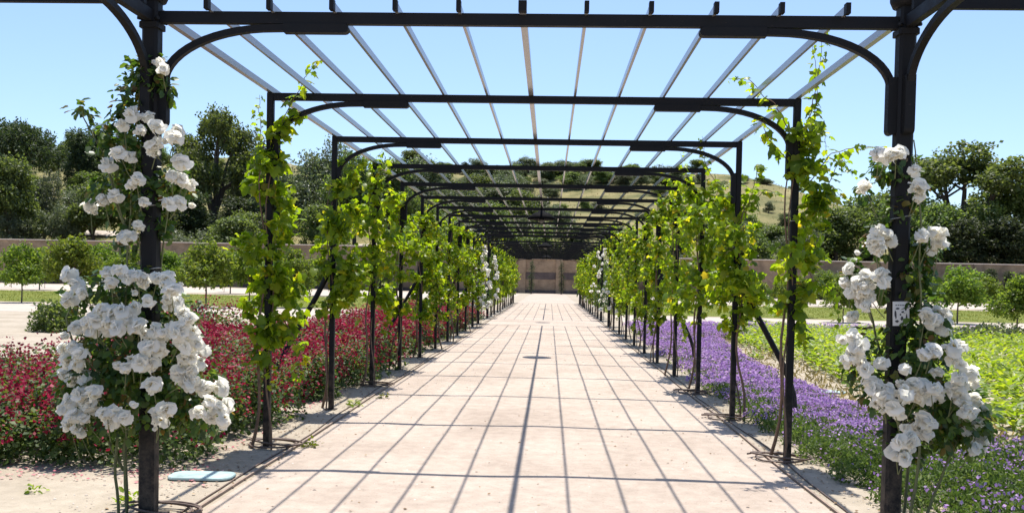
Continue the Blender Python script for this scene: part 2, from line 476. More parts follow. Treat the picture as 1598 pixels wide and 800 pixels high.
# edging of the path
for sx, name in ((-2.14, "kerb_edging"), (2.27, "kerb_edging")):
    mb = MB()
    yy = np.linspace(1.0, 66, 90)
    for k in range(len(yy) - 1):
        wob0 = .012 * math.sin(yy[k] * 1.1 + sx); wob1 = .012 * math.sin(yy[k + 1] * 1.1 + sx)
        x0, x1 = sx + wob0, sx + wob1
        mb.add([(x0 - .009, yy[k], 0), (x0 + .009, yy[k], 0), (x0 + .009, yy[k], .022), (x0 - .009, yy[k], .022),
                (x1 - .009, yy[k + 1], 0), (x1 + .009, yy[k + 1], 0), (x1 + .009, yy[k + 1], .022), (x1 - .009, yy[k + 1], .022)],
               [(1, 5, 6, 2), (2, 6, 7, 3), (3, 7, 4, 0)] + ([(0, 1, 2, 3)] if k == 0 else []))
    tag(mb.build(name, M_EDGE), kind='structure')

# ------------------------------------------------------------------ pergola
W2, H, BAY, Y0 = 2.4093, 3.2618, 2.481, 5.7805
NB = 24
BIG = {0, 11, 13, NB}
SKIP = {12}
def yb(i): return Y0 + i * BAY
perg = tag(empty("pergola", (0, Y0, 0)), "long black steel pergola of square arches running over the sandy path", "pergola")
def loc(p): return (p[0], p[1] - Y0, p[2])

def post_mesh(big):
    mb = MB()
    if big:
        mb.box((0, 0, (H + .28) / 2), (.104, .104, H + .28), bev=.016)
        mb.box((0, 0, .006), (.2, .2, .012))
    else:
        mb.box((0, 0, (H + .035) / 2), (.062, .062, H + .035), bev=.008)
        mb.box((0, 0, .005), (.13, .13, .010))
    return mb.mesh("post", M_POST)
PM = {True: post_mesh(True), False: post_mesh(False)}
def brace_mesh(off, big):
    mb = MB()
    # bar from a plate on the post, round a quarter bend, to a plate under the beam (local: x towards the path, z = world)
    x0 = off + .03
    zt = H - .0375 - .026
    pts = [(x0, 0, H - .66), (x0, 0, H - .42)]
    for k in range(15):
        a = k / 14 * math.pi / 2
        pts.append((x0 + (.80 - x0) * (1 - math.cos(a)) ** 1.0, 0, (H - .42) + (zt - (H - .42)) * math.sin(a)))
    pts += [(.95, 0, zt + .003), (1.28, 0, zt + .003)]
    mb.strap(pts, .045, .042)
    # end plates with rounded noses
    def plate(c, along, L, wd):
        pl = []
        for k in range(7):
            a = -math.pi / 2 + math.pi * k / 6
            pl.append((L / 2 - wd / 2 + wd / 2 * math.cos(a), wd / 2 * math.sin(a)))
        pl += [(-L / 2, wd / 2), (-L / 2, -wd / 2)]
        vs = []
        for yy in (-.031, .031):
            for (a, b) in pl:
                vs.append((c[0] + a, yy, c[2] + b) if along == 'x' else (c[0] + b, yy, c[2] - a))
        m = len(pl)
        fs = [tuple(reversed(range(m))), tuple(range(m, 2 * m))] + [(q, (q + 1) % m, m + (q + 1) % m, m + q) for q in range(m)]
        mb.add(vs, fs)
    plate((1.08, 0, zt - .003), 'x', .42, .056)
    plate((x0 - .002, 0, H - .52), 'z', .36, .056)
    return mb.mesh("brace", M_POST)
BM = {True: brace_mesh(.052, True), False: brace_mesh(.031, False)}
def strut_mesh():
    mb = MB()
    pts = []
    for k in range(13):
        t = k / 12
        # leaves the post at 1.75 m, runs straight down and outwards, turns upright near the ground
        z = 1.78 * (1 - t)
        x = .03 + .78 * (1 - (1 - t) ** 1.25) ** 1.0
        if t < .18: x = .03 + .62 * (t / .18) ** 1.8 * .13
        pts.append((x, 0, z))
    pts = [(.034, 0, 1.86), (.045, 0, 1.74), (.09, 0, 1.58), (.20, 0, 1.36), (.38, 0, 1.04), (.56, 0, .72), (.66, 0, .50), (.715, 0, .32), (.735, 0, .16), (.74, 0, -.03)]
    mb.tube(pts, .034, 8)
    return mb.mesh("strut", M_POST)
SM = strut_mesh()
def tie_mesh(r, tilt):
    mb = MB()
    pts = []
    for k in range(13):
        a = 2 * math.pi * k / 12
        x, y = r * math.cos(a), r * math.sin(a)
        m = max(abs(x), abs(y)); q = r / m * .98
        pts.append((x * q, y * q, tilt * x))
    mb.tube(pts, .004, 5, False)
    return mb.mesh("wire_tie", M_WIRE)
TIE_B, TIE_S = tie_mesh(.058, .25), tie_mesh(.037, .2)
def collar_mesh():
    mb = MB()
    mb.box((0, 0, H - .055), (.128, .128, .045), bev=.010)
    for sx, sy in ((1, 1), (1, -1), (-1, 1), (-1, -1)):
        mb.tube([(sx * .045, sy * .045, H - .02), (sx * .068, sy * .068, H - .02)], .012, 6)
    return mb.mesh("collar", M_POST)
CM = collar_mesh()
_mb = MB()
_mb.lathe([(0.001, H + .10), (.085, H + .10), (.100, H + .135), (.104, H + .19), (.09, H + .235), (.075, H + .26), (.07, H + .31), (0.001, H + .315)], 20)
FM = _mb.mesh("finial", M_POST)
posts = {}
def mk_post(x, i, big, y=None, facing=True):
    o = obj("post", PM[big], perg)
    o.location = loc((x, yb(i) if y is None else y, 0))
    return o
for i in range(NB + 1):
    if i in SKIP: continue
    big = i in BIG
    for sd_ in (-1, 1):
        p = mk_post(sd_ * W2, i, big)
        posts[(sd_, i)] = p
        b = obj("brace", BM[big], p)
        if sd_ > 0: b.rotation_euler = (0, 0, math.pi)
        if big:
            c = obj("collar", CM, p); obj("finial", FM, p)
            bb = obj("brace", BM[big], p); bb.rotation_euler = (0, 0, R(-90) if i in (0, 13) else R(90))
        if i % 3 == 2 and i not in (11, 23):
            st = obj("strut", SM, p); st.rotation_euler = (0, 0, 0 if sd_ > 0 else math.pi)
        if big and i == 0:
            for z_, in ((1.585 + .45,), (1.625,)) if sd_ < 0 else ((2.05,),):
                t_ = obj("wire_tie", TIE_B, p); t_.location = (0, 0, z_)
        elif i < 6:
            t_ = obj("wire_tie", TIE_S, p); t_.location = (0, 0, 1.7 + .25 * ((i * 7 + sd_) % 3)); t_.rotation_euler = (0, 0, i)
    mb = MB()
    L = 2 * W2 - (.104 if big else .062)
    mb.box((0, 0, 0 if big else -.0045), (L - .002, .044, .075 if big else .066))
    o = mb.build("beam", M_POST, perg); o.location = loc((0, yb(i), H))
# rafters: thirteen lines resting on the beams, broken at the open crossing
for k in range(13):
    x = -W2 + 2 * W2 * k / 12
    for (a, b) in ((0, 11), (13, NB)):
        ya, yz_ = yb(a) - .13, yb(b) + .13
        edge = k in (0, 12)
        if edge: ya, yz_ = yb(a) + .054, yb(b) - .054
        wd = .044 if k == 6 else (.044 if edge else .021)
        mb = MB()
        mb.box((0, 0, 0), (wd, yz_ - ya, .052))
        o = mb.build("rafter", M_RAFT, perg); o.location = loc((x, (ya + yz_) / 2, H + .0555))
        if edge:  o.location.z = H + .0575
        mb = MB()
        if not edge:
            mb.box((0, 0, 0), (wd + .008, .05, .066)); c = mb.build("end_cap", M_POST, o); c.location = (0, -(yz_ - ya) / 2 + .022, 0)
# side beams of the crossing at the near end, with their rafters running outwards
for sd_ in (-1, 1):
    mb = MB(); mb.box((0, 0, 0), (.05, 4.96 - .106, .075)); o = mb.build("beam", M_POST, perg); o.location = loc((sd_ * W2, Y0 - 2.48, H))
    p = mk_post(sd_ * W2, 0, True, Y0 - 4.96); obj("collar", CM, p); obj("finial", FM, p)
    for j, dy in enumerate((.17, .50, .9, 1.3)):
        mb = MB(); mb.box((0, 0, 0), (3.2, .036, .058)); o = mb.build("rafter", M_POST, perg)
        o.location = loc((sd_ * (W2 + 1.6 - .03), Y0 - dy, H + .069))
    for yy in (Y0, Y0 - 4.96):
        p = mk_post(sd_ * (W2 + 2.481), 0, False, yy)
    mb = MB(); mb.box((0, 0, 0), (.05, 4.96 - .064, .075)); o = mb.build("beam", M_POST, perg); o.location = loc((sd_ * (W2 + 2.481), Y0 - 2.48, H))

# pendant lamps under the middle rafter
def lamp_tree():
    root = empty("pendant_lamp")
    mb = MB(); mb.tube([(0, 0, 0.21), (0, 0, .40)], .012, 8); mb.build("rod", M_LAMP, root)
    mb = MB(); mb.lathe([(0.001, .24), (.05, .235), (.09, .21), (.17, .175), (.25, .13), (.30, .085), (.305, .045), (.295, .04), (.2, .05), (.1, .06), (.001, .06)], 28); mb.build("lamp_shade", M_LAMP, root)
    mb = MB(); mb.lathe([(0.001, -.03), (.04, -.02), (.065, .02), (.07, .035), (.06, .055), (.03, .058)], 16); mb.build("bulb_globe", M_GLOBE, root)
    return root
lamp = lamp_tree()
for k, (yy, lab) in enumerate(((19.57, "nearest of the black dish lamps hanging under the pergola middle rafter"), (35.6, "black dish lamp hanging over the pergola crossing halfway along the path"), (52.3, "farthest black dish lamp hanging near the brick wall end of the pergola"))):
    o = lamp if k == 0 else copy_tree(lamp)
    o.location = (0, yy, H + .0385 - .40)
    tag(o, lab, "lamp", "pendant lamps under the pergola")

# small printed notice stuck on the right front post
mb = MB()
mb.box((0, 0, 0), (.102, .004, .152))
nc = at(1406, 489, Y0 - .0565)
no = mb.build("notice_card", plain("notice_paper", (.70, .68, .66), .5, 0, 20, .06))
no.location = nc; no.rotation_euler = (0, R(-2), 0)
tag(no, "small white printed notice with dark picture stuck on right front post", "notice")
mb = MB()
gq = random.Random(4)
def blob(cx, cz, rx, rz, n=9):
    pts = [(cx + rx * math.cos(2 * math.pi * k / n) * gq.uniform(.6, 1.1), -.0027, cz + rz * math.sin(2 * math.pi * k / n) * gq.uniform(.6, 1.1)) for k in range(n)]
    mb.add(pts, [tuple(range(n))])
for cx, cz, rx, rz in ((-.034, -.005, .008, .03), (-.026, -.048, .014, .009), (.004, -.03, .009, .017), (.028, .028, .007, .014), (-.02, .032, .017, .006), (.01, .01, .01, .009), (.034, -.02, .005, .02), (.02, -.052, .012, .005), (-.004, -.006, .006, .006)):
    blob(cx, cz, rx, rz)
for q in range(5): mb.add([(-.035 + q * .014, -.0027, .05), (-.025 + q * .014, -.0027, .05), (-.025 + q * .014, -.0027, .056), (-.035 + q * .014, -.0027, .056)], [(0, 1, 2, 3)])
mb.build("printed_picture", plain("notice_ink", (.03, .03, .04), .5), no)

# ------------------------------------------------------------------ vines
ORD = ["first", "second", "third", "fourth", "fifth", "sixth", "seventh", "eighth", "ninth", "tenth", "eleventh", "twelfth", "thirteenth", "fourteenth", "fifteenth", "sixteenth", "seventeenth", "eighteenth", "nineteenth", "twentieth", "twenty-first", "twenty-second", "twenty-third", "twenty-fourth", "twenty-fifth"]
def vine_meshes(seed, z0=.95, z1=3.0, r=.30, n=560, fine=True, shoots=(), lean=0.0, top_thin=.45):
    g = np.random.default_rng(seed)
    P, N = [], []
    nl = max(10, int((z1 - z0) * 11))
    zc = np.linspace(z0 + .08, z1 - .05, nl) + g.normal(0, .05, nl)
    fr = (zc - z0) / (z1 - z0)
    prof = np.where(fr < .12, .65, np.where(fr < .62, 1.0, 1.0 - (fr - .62) / .38 * (1 - top_thin)))
    ang = g.uniform(0, 2 * math.pi, nl)
    off = r * .72 * prof * g.uniform(.2, 1.2, nl)
    C = np.stack([np.cos(ang) * off + lean * fr, np.sin(ang) * off, zc], 1)
    rad = r * prof * g.uniform(.25, .62, nl)
    wts = rad ** 2; wts /= wts.sum()
    ci = g.choice(nl, n, p=wts)
    d = rdir(n, g); d[:, 2] *= .9
    pos = C[ci] + d * rad[ci][:, None] * (g.uniform(.35, 1.08, n)[:, None])
    outw = pos.copy(); outw[:, 2] = 0; outw = norm(outw)
    nr = norm(outw * .45 + np.array([0, 0, .55]) + rdir(n, g) * .95)
    tp = norm(outw * .5 + np.array([0, 0, -.8]) + rdir(n, g) * .8)
    sc = np.clip(g.normal(.072, .018, n), .035, .12)
    P.append(pos); Ns = [nr]; T = [tp]; Sc = [sc]
    stem = MB()
    # the woody stem: rises beside the post and winds into it
    a0 = g.uniform(0, 6.28)
    for q in range(2):
        pts = []
        o0 = np.array([math.cos(a0 + q * 1.4), math.sin(a0 + q * 1.4)]) * (.16 if q == 0 else .11)
        for t in np.linspace(0, 1, 16):
            z = t * (z1 - .25)
            k = max(.38, 1 - t * 2.2)
            pts.append((o0[0] * k + .035 * math.sin(t * 13 + q), o0[1] * k + .035 * math.cos(t * 10 + q * 2), z - .02))
        stem.tube(pts, list(np.linspace(.017 if q == 0 else .010, .005, 16)), 6)
    for sh in shoots:
        sh = np.array(sh, float)
        m = len(sh)
        t = np.linspace(0, m - 1, 26)
        pts = np.stack([np.interp(t, np.arange(m), sh[:, k]) for k in range(3)], 1)
        pts += np.cumsum(g.normal(0, .006, pts.shape), 0)
        stem.tube([tuple(x) for x in pts], list(np.linspace(.005, .0018, 26)), 4)
        nn = 30
        idx = np.clip((np.linspace(1, 25, nn) + g.normal(0, .4, nn)), 0, 25).astype(int)
        side = rdir(nn, g); side[:, 2] *= .4
        P.append(pts[idx] + side * .05)
        Ns.append(norm(side * .5 + np.array([0, 0, .5]) + rdir(nn, g) * .5)); T.append(norm(np.array([0, 0, -1.]) + side * .8 + rdir(nn, g) * .3))
        Sc.append(np.linspace(.125, .035, nn) * g.uniform(.75, 1.15, nn))
    P = np.concatenate(P); Ns = np.concatenate(Ns); T = np.concatenate(T); Sc = np.concatenate(Sc)
    tv, tf = (GL_V, GL_F) if fine else (GS_V, GS_F)
    V, F = scatter(tv, tf, P, frames(Ns, T), Sc[:, None])
    return stem.mesh("stem", M_STEM), mesh_np("foliage", V, F, M_VINE, False)
def vine(x, y, meshes, rz=0.0, label=None, group=None, sz=1.0, sy=1.0):
    root = empty("climbing_vine", (x, y, 0), rz)
    root.scale = (1, sy, sz)
    obj("stem", meshes[0], root); obj("foliage", meshes[1], root)
    tag(root, label, "vine", group)
    return root
custom = {
    (-1, 1): vine_meshes(11, .78, 3.12, .35, 1000, True, [[(.05, 0, 2.9), (.25, -.05, 3.2), (.40, -.1, 3.46), (.52, -.12, 3.56)], [(-.05, 0, 2.4), (-.10, 0, 2.9), (-.09, -.05, 3.25)], [(.1, 0, 2.9), (.22, 0, 3.06), (.36, -.05, 3.12)], [(.15, 0, 1.2), (.28, 0, .9), (.24, -.05, .62)], [(.05, -.05, 1.1), (.06, -.1, .8), (.08, -.1, .55)]], .05, .35),
    (-1, 2): vine_meshes(12, 1.15, 3.0, .35, 900, True, [[(.1, 0, 2.7), (.3, 0, 2.95), (.5, 0, 3.0)], [(.1, 0, 1.6), (.25, 0, 1.2)]], .10, .4),
    (-1, 3): vine_meshes(13, .95, 3.2, .40, 900, True, [[(-.1, 0, 2.9), (-.05, 0, 3.3), (.1, 0, 3.5)], [(.2, 0, 2.7), (.45, 0, 2.9)]], .08, .6),
    (1, 1): vine_meshes(14, 1.3, 3.1, .27, 430, True, [[(.05, 0, 2.2), (.25, -.05, 2.45), (.42, -.08, 2.75), (.50, -.08, 2.6)], [(.05, 0, 2.9), (.2, .05, 3.1), (.3, .05, 3.0), (.36, .05, 2.7)], [(0, 0, 1.5), (.22, -.05, 1.7), (.40, -.05, 1.55), (.42, -.05, 1.25)], [(.0, 0, 1.9), (.18, .05, 1.75), (.3, .05, 1.5)], [(0, 0, 2.8), (.10, 0, 3.2), (.14, -.03, 3.6), (.2, -.05, 4.0)], [(.05, 0, 2.6), (.16, 0, 3.0), (.16, 0, 3.45), (.12, 0, 3.75)], [(.1, 0, 2.5), (.3, 0, 2.8), (.55, -.05, 2.92), (.78, -.05, 2.88)], [(.15, 0, 2.3), (.32, 0, 2.5), (.45, 0, 2.42)], [(0, 0, 2.9), (-.2, 0, 3.25), (-.42, -.1, 3.42), (-.6, -.12, 3.44)], [(-.05, 0, 2.7), (-.25, 0, 2.95), (-.33, 0, 3.15)], [(.05, 0, 1.4), (.1, 0, 1.15), (.1, 0, .95)]], .05, .75),
    (1, 2): vine_meshes(15, 1.15, 2.8, .42, 860, True, [[(0, 0, 2.4), (.3, 0, 2.7), (.5, 0, 2.65)], [(-.1, 0, 2.6), (-.35, 0, 3.0), (-.42, 0, 3.4)], [(.1, 0, 2.4), (.22, 0, 3.0), (.3, 0, 2.95)]], -.02, .5),
    (1, 3): vine_meshes(16, 1.0, 3.1, .42, 900, True, [[(-.1, 0, 2.9), (-.3, 0, 3.3), (-.35, 0, 3.55)], [(.1, 0, 2.7), (.3, 0, 3.1)]], -.05, .7),
}
generic = [vine_meshes(30 + q, .72 + .12 * (q % 3), 3.10 + .15 * (q % 2), .38 + .04 * (q % 3), 1150, q < 4, [[(0, 0, 2.9), (.2 * (-1) ** q, .1, 3.3), (.35 * (-1) ** q, .1, 3.45)], [(.1, .1, 1.1), (.2, .1, .75), (.2, .12, .55)]], .03 * (-1) ** q, .6) for q in range(8)]
pale_labels = {}
vi = 0
for i in range(1, NB + 1):
    if i in SKIP or i in (11, 13): continue
    for sd_, nm in ((-1, "left"), (1, "right")):
        m = custom.get((sd_, i)) or generic[(vi * 3 + (4 if i > 9 else 0)) % 8]
        rz = 0 if (sd_, i) in custom else (0.0 if rng.uniform() < .5 else math.pi) + float(rng.uniform(-.2, .2))
        lab = "green grapevine climbing the %s post from the front in the %s row of the pergola" % (ORD[i], nm)
        vine(sd_ * W2, yb(i), m, rz, lab, "grapevines on the pergola posts", 1.0 if i < 4 else float(rng.uniform(.94, 1.06)), 1.0 if i < 3 else float(rng.uniform(1.35, 1.7)))
        vi += 1

# ------------------------------------------------------------------ roses
BLD = []
def bloom_meshes(seed, k=1.0):
    g = np.random.default_rng(seed)
    Vs, Fs = [], []
    b = 0
    nu, nv = 5, 4
    for (cnt, rad0, L, open_, wd, cup) in ((7, .012, .050, R(78), .050, .25), (6, .010, .043, R(55), .043, .4), (6, .008, .034, R(32), .034, .5), (4, .004, .026, R(14), .026, .5)):
        ph = g.uniform(0, 6.28)
        for k in range(cnt):
            a = ph + 2 * math.pi * k / cnt + g.normal(0, .12)
            op = open_ * k + g.normal(0, .16); l = L * g.uniform(.88, 1.1)
            er = np.array([math.cos(a), math.sin(a), 0]); et = np.array([-math.sin(a), math.cos(a), 0])
            grid = []
            for v in range(nv):
                t = v / (nv - 1)
                th = op * (.55 + .55 * t)
                cen = er * (rad0 + l * t * math.sin(th)) + np.array([0, 0, l * t * math.cos(th)])
                wv = wd * (.35 + 1.0 * math.sin(min(1, t * 1.05) * 2.15)) * .55
                nrm = er * -math.cos(th) + np.array([0, 0, math.sin(th)])
                for u in range(nu):
                    q = (u / (nu - 1) - .5) * 2
                    p = cen + et * (q * wv) + nrm * (cup * wv * q * q * (1 - .3 * t)) 
                    if v == nv - 1: p = p - (er * math.sin(th) + np.array([0, 0, math.cos(th)])) * (q * q * .010) + g.normal(0, .0022, 3)
                    grid.append(p)
            Vs += grid
            Fs += [(b + v * nu + u, b + v * nu + u + 1, b + (v + 1) * nu + u + 1, b + (v + 1) * nu + u) for v in range(nv - 1) for u in range(nu - 1)]
            b += nu * nv
    pet = len(Fs)
    for q in range(14):
        a = g.uniform(0, 6.28); r_ = .008 * math.sqrt(g.uniform()); c = np.array([math.cos(a) * r_, math.sin(a) * r_, .014 + g.uniform(0, .006)])
        Vs += [c + np.array(x) * .003 for x in ((-1, -1, 0), (1, -1, 0), (1, 1, 0), (-1, 1, .5))]
        Fs.append((b, b + 1, b + 2, b + 3)); b += 4
    mi = np.array([0] * pet + [1] * 14)
    BLD.append((np.array(Vs), np.array(Fs), mi))
    return mesh_np("bloom", np.array(Vs), np.array(Fs), mats=[M_ROSE, M_STAMEN], mi=mi, smooth=True)
BL = [bloom_meshes(50 + q, (1.0, .84, .95, .74, .9, .6)[q]) for q in range(6)]
def rose_bush(base, blooms, leafs, canes, label, seed, bscale=1.0, extra=0.0):
    """blooms: list of (offset, outward direction); leafs: list of (centre, radius, count)"""
    g = np.random.default_rng(seed)
    root = empty("climbing_rose", base)
    mb = MB()
    for c in canes:
        c = np.array(c, float); m = len(c)
        t = np.linspace(0, m - 1, 5 * m)
        pts = np.stack([np.interp(t, np.arange(m), c[:, k]) for k in range(3)], 1)
        pts[2:] += np.cumsum(g.normal(0, .005, pts[2:].shape), 0)
        mb.tube([tuple(x) for x in pts], list(np.linspace(.011, .004, len(pts))), 6)
    # short stalks from the mass to every bloom
    for p, d in blooms:
        p = np.array(p); d = np.array(d)
        e = p - d * .03; s = p - d * .14 - np.array([0, 0, .05]) + g.normal(0, .02, 3)
        mb.tube([tuple(s), tuple((s + e) / 2 - np.array([0, 0, .008])), tuple(e)], [.0035, .003, .0025], 5)
    mb.build("stem", M_RSTEM, root)
    P, N, T, Sc = [], [], [], []
    for c, r, n in leafs:
        d = rdir(n, g)
        rr = g.uniform(.25, 1.0, n) ** .6
        pos = np.array(c) + d * rr[:, None] * np.array(r)
        # leaflets in little sprays of five
        for q in range(3):
            P.append(pos + rdir(n, g) * .035); N.append(norm(d * .5 + np.array([0, 0, .6]) + rdir(n, g) * .6)); T.append(norm(d * .7 + np.array([0, 0, -.5]) + rdir(n, g) * .7)); Sc.append(g.uniform(.035, .068, n))
    V, F = scatter(OV_V, OV_F, np.concatenate(P), frames(np.concatenate(N), np.concatenate(T)), np.concatenate(Sc)[:, None] * np.array([[1.25, 1, 1]]))
    obj("foliage", mesh_np("foliage", V, F, M_ROSELEAF), root)
    for k, (p, d) in enumerate(blooms):
        o = obj("bloom", BL[k % len(BL)], root)
        o.location = p
        q = Vector(d).to_track_quat('Z', 'Y')
        o.rotation_mode = 'QUATERNION'
        o.rotation_quaternion = q @ Quaternion((0, 0, 1), float(g.uniform(0, 6.28)))
        s = bscale * float(g.uniform(.82, 1.2)); o.scale = (s, s, s)
    # the smaller heads filling the trusses between them, past counting
    if extra:
        Vs, Fs, Ms, b0 = [], [], [], 0
        for k in range(int(len(blooms) * extra)):
            p, d = blooms[int(g.integers(len(blooms)))]
            d2 = norm(np.array(d) + g.normal(0, .28, 3) + np.array([0, 0, .1]))
            sc_ = bscale * (g.uniform(.6, 1.0) if k % 4 else g.uniform(.32, .5))
            pp = np.array(p) + (lambda q: q - d2 * np.dot(q, d2))(g.normal(0, .060, 3)) - np.array(d) * g.uniform(.02, .08)
            Q = np.array((Vector(d2).to_track_quat('Z', 'Y') @ Quaternion((0, 0, 1), float(g.uniform(0, 6.28)))).to_matrix())
            v, f, m = BLD[int(g.integers(6)) if k % 4 else 5]
            Vs.append(v * sc_ @ Q.T + pp); Fs.append(f + b0); Ms.append(m); b0 += len(v)
        tag(obj("bloom_mass", mesh_np("bloom_mass", np.concatenate(Vs), np.concatenate(Fs), mats=[M_ROSE, M_STAMEN], mi=np.concatenate(Ms), smooth=True), root), kind="stuff")
    tag(root, label, "rose")
    return root

def blooms_from(spots, base, axis_px, rad, seed):
    """turns where each flower head sits into a place on the rounded bush around the post"""
    g = np.random.default_rng(seed)
    out = []
    for (px, py) in spots:
        c = at(px, py, Y0)
        dx = c.x - base[0]
        r = rad(c.z)
        depth = math.sqrt(max(0.0, r * r - dx * dx)) * float(g.uniform(.72, 1.05))
        depth = max(depth, .11 if abs(dx) < .13 else 0.0) - .03
        y = Y0 - depth
        p = at(px, py, y)
        d = Vector((p.x - base[0], (y - Y0) * 1.15 - .12, .34 + float(g.uniform(0, .4)))) + Vector(g.normal(0, .12, 3))
        d.normalize()
        out.append(((p.x - base[0], p.y - base[1], p.z), tuple(d)))
    return out
LSP = [(254,108),(192,195),(208,178),(186,240),(170,257),(245,198),(246,222),(236,230),(273,214),(214,281),(284,253),(268,275),(285,281),(299,288),(264,318),(281,317),(139,322),(160,313),(180,305),(216,352),(198,369),
 (108,428),(119,446),(128,458),(108,466),(165,425),(186,420),(202,432),(172,442),(213,430),(245,432),(260,438),(268,454),(262,468),
 (120,510),(136,505),(150,500),(160,484),(176,490),(190,487),(200,497),(166,510),(182,513),(146,516),(215,510),(227,522),(240,515),(255,525),(232,541),(250,545),(205,562),(221,566),(236,570),(196,574),
 (275,472),(285,488),(295,500),(301,518),(306,536),(284,530),(279,512),(300,555),(311,566),(288,560),(298,578),(278,582),(290,594),
 (100,545),(116,540),(126,552),(105,562),(121,570),(101,582),(112,592),(131,592),(137,603),(146,613),(125,615),(109,626),(141,632),(101,638),(116,647),(106,662),(120,668),(131,652),(164,646),(181,641),(193,650),(176,660),(238,602),(247,648),(261,640),(251,657),(320,606),(343,603),(326,627),(341,637),(355,632),(349,653)]
RSP = [(1385,244),(1371,240),(1399,240),(1428,266),(1432,292),(1434,308),(1349,292),(1368,360),(1379,367),(1364,378),(1372,391),(1440,368),(1456,362),(1471,364),(1466,378),(1325,420),(1320,440),(1331,455),(1342,440),(1352,428),(1345,456),(1356,463),(1375,430),(1381,441),
 (1445,490),(1461,485),(1473,494),(1456,501),(1470,511),(1333,525),(1341,540),(1332,552),(1346,565),(1351,577),(1360,595),(1366,607),(1456,548),(1444,552),(1486,542),(1500,570),(1513,580),(1495,590),(1519,596),(1505,606),
 (1410,612),(1424,601),(1440,604),(1456,606),(1430,620),(1414,622),(1466,612),(1442,618),(1379,622),(1395,635),(1490,608),(1501,622),(1521,630),(1514,642),(1531,642),(1505,647),(1525,656),(1535,672),(1531,690),(1519,699),(1440,655),(1450,663),(1405,690),(1417,700),(1399,704),(1411,715),(1421,692)]
def radL(z): return .62 if z < 1.72 else .38
def radR(z): return .55 if z < 1.35 else .34
bL = (-W2, Y0, 0); bR = (W2, Y0, 0)
blL = blooms_from(LSP, bL, 233, radL, 3)
blR = blooms_from(RSP, bR, 1400, radR, 4)
def lf(px, py, rx, rz, n, base, dy=0.0, ry=None):
    c = at(px, py, Y0)
    k = Y0 / F_PX
    return ((c.x - base[0], dy, c.z), (rx * k, (ry or rx) * k, rz * k), n)
leafL = [lf(200, 600, 95, 95, 520, bL), lf(200, 540, 80, 70, 300, bL), lf(270, 600, 60, 60, 200, bL, .05), lf(310, 640, 45, 35, 110, bL), lf(220, 460, 40, 50, 130, bL, -.05, 40), lf(280, 520, 30, 60, 110, bL), lf(125, 600, 35, 70, 120, bL), lf(175, 445, 40, 25, 60, bL), lf(120, 465, 22, 35, 36, bL),
         lf(230, 300, 40, 55, 120, bL, 0), lf(205, 215, 35, 60, 130, bL), lf(235, 130, 32, 45, 110, bL), lf(175, 300, 35, 40, 60, bL), lf(195, 160, 18, 45, 40, bL), lf(160, 215, 25, 25, 34, bL), lf(128, 174, 17, 9, 16, bL), lf(275, 290, 28, 35, 50, bL), lf(205, 370, 22, 25, 36, bL), lf(210, 110, 14, 20, 22, bL), lf(255, 345, 14, 30, 20, bL)]
leafR = [lf(1460, 640, 70, 60, 380, bR), lf(1420, 560, 50, 60, 180, bR, 0), lf(1500, 650, 40, 60, 150, bR), lf(1440, 500, 45, 50, 130, bR), lf(1345, 560, 22, 50, 60, bR), lf(1370, 610, 25, 30, 46, bR), lf(1410, 690, 30, 30, 60, bR), lf(1350, 445, 30, 30, 70, bR), lf(1418, 455, 26, 36, 60, bR, .12), lf(1425, 420, 30, 45, 90, bR), lf(1370, 375, 20, 28, 40, bR), lf(1450, 380, 25, 16, 40, bR), lf(1385, 262, 32, 22, 50, bR), lf(1425, 290, 16, 35, 36, bR), lf(1350, 300, 12, 10, 10, bR), lf(1460, 540, 30, 20, 40, bR), lf(1400, 330, 18, 40, 30, bR), lf(1330, 425, 14, 20, 20, bR)]
canesL = [[(-.19, -.02, 0), (-.20, -.04, .5), (-.14, -.07, 1.1), (-.10, -.08, 1.7), (-.08, -.07, 2.3), (-.06, -.06, 2.9)], [(-.13, -.03, 0), (-.14, -.06, .45), (-.05, -.10, .9), (.25, -.15, 1.2), (.45, -.1, .75)], [(-.16, .03, 0), (-.15, .05, .6), (.05, .09, 1.2), (.12, .05, 1.9), (.16, 0, 2.2)], [(-.17, 0, .3), (-.35, -.15, .8), (-.5, -.15, 1.3), (-.5, -.05, 1.55)], [(-.10, -.06, 1.8), (-.3, -.05, 2.35), (-.45, -.03, 2.62)]]
canesR = [[(.06, -.12, 0), (.09, -.12, .35), (.12, -.1, .8), (.1, -.09, 1.5), (.08, -.08, 2.1), (.05, -.07, 2.5)], [(.16, -.05, 0), (.22, -.08, .3), (.36, -.12, .7), (.45, -.1, 1.1)], [(.10, .06, 0), (.12, .08, .6), (-.08, .08, 1.2), (-.22, 0, 1.7), (-.3, 0, 1.8)], [(.1, -.1, .6), (-.1, -.13, .9), (-.28, -.05, 1.3)]]
rose_bush(bL, blL, leafL, canesL, "tall white climbing rose on the left front post above the red flowers", 61, .95, .75)
rose_bush(bR, blR, leafR, canesR, "white climbing rose on right front post with notice, above purple flowers", 62, .95, .75)
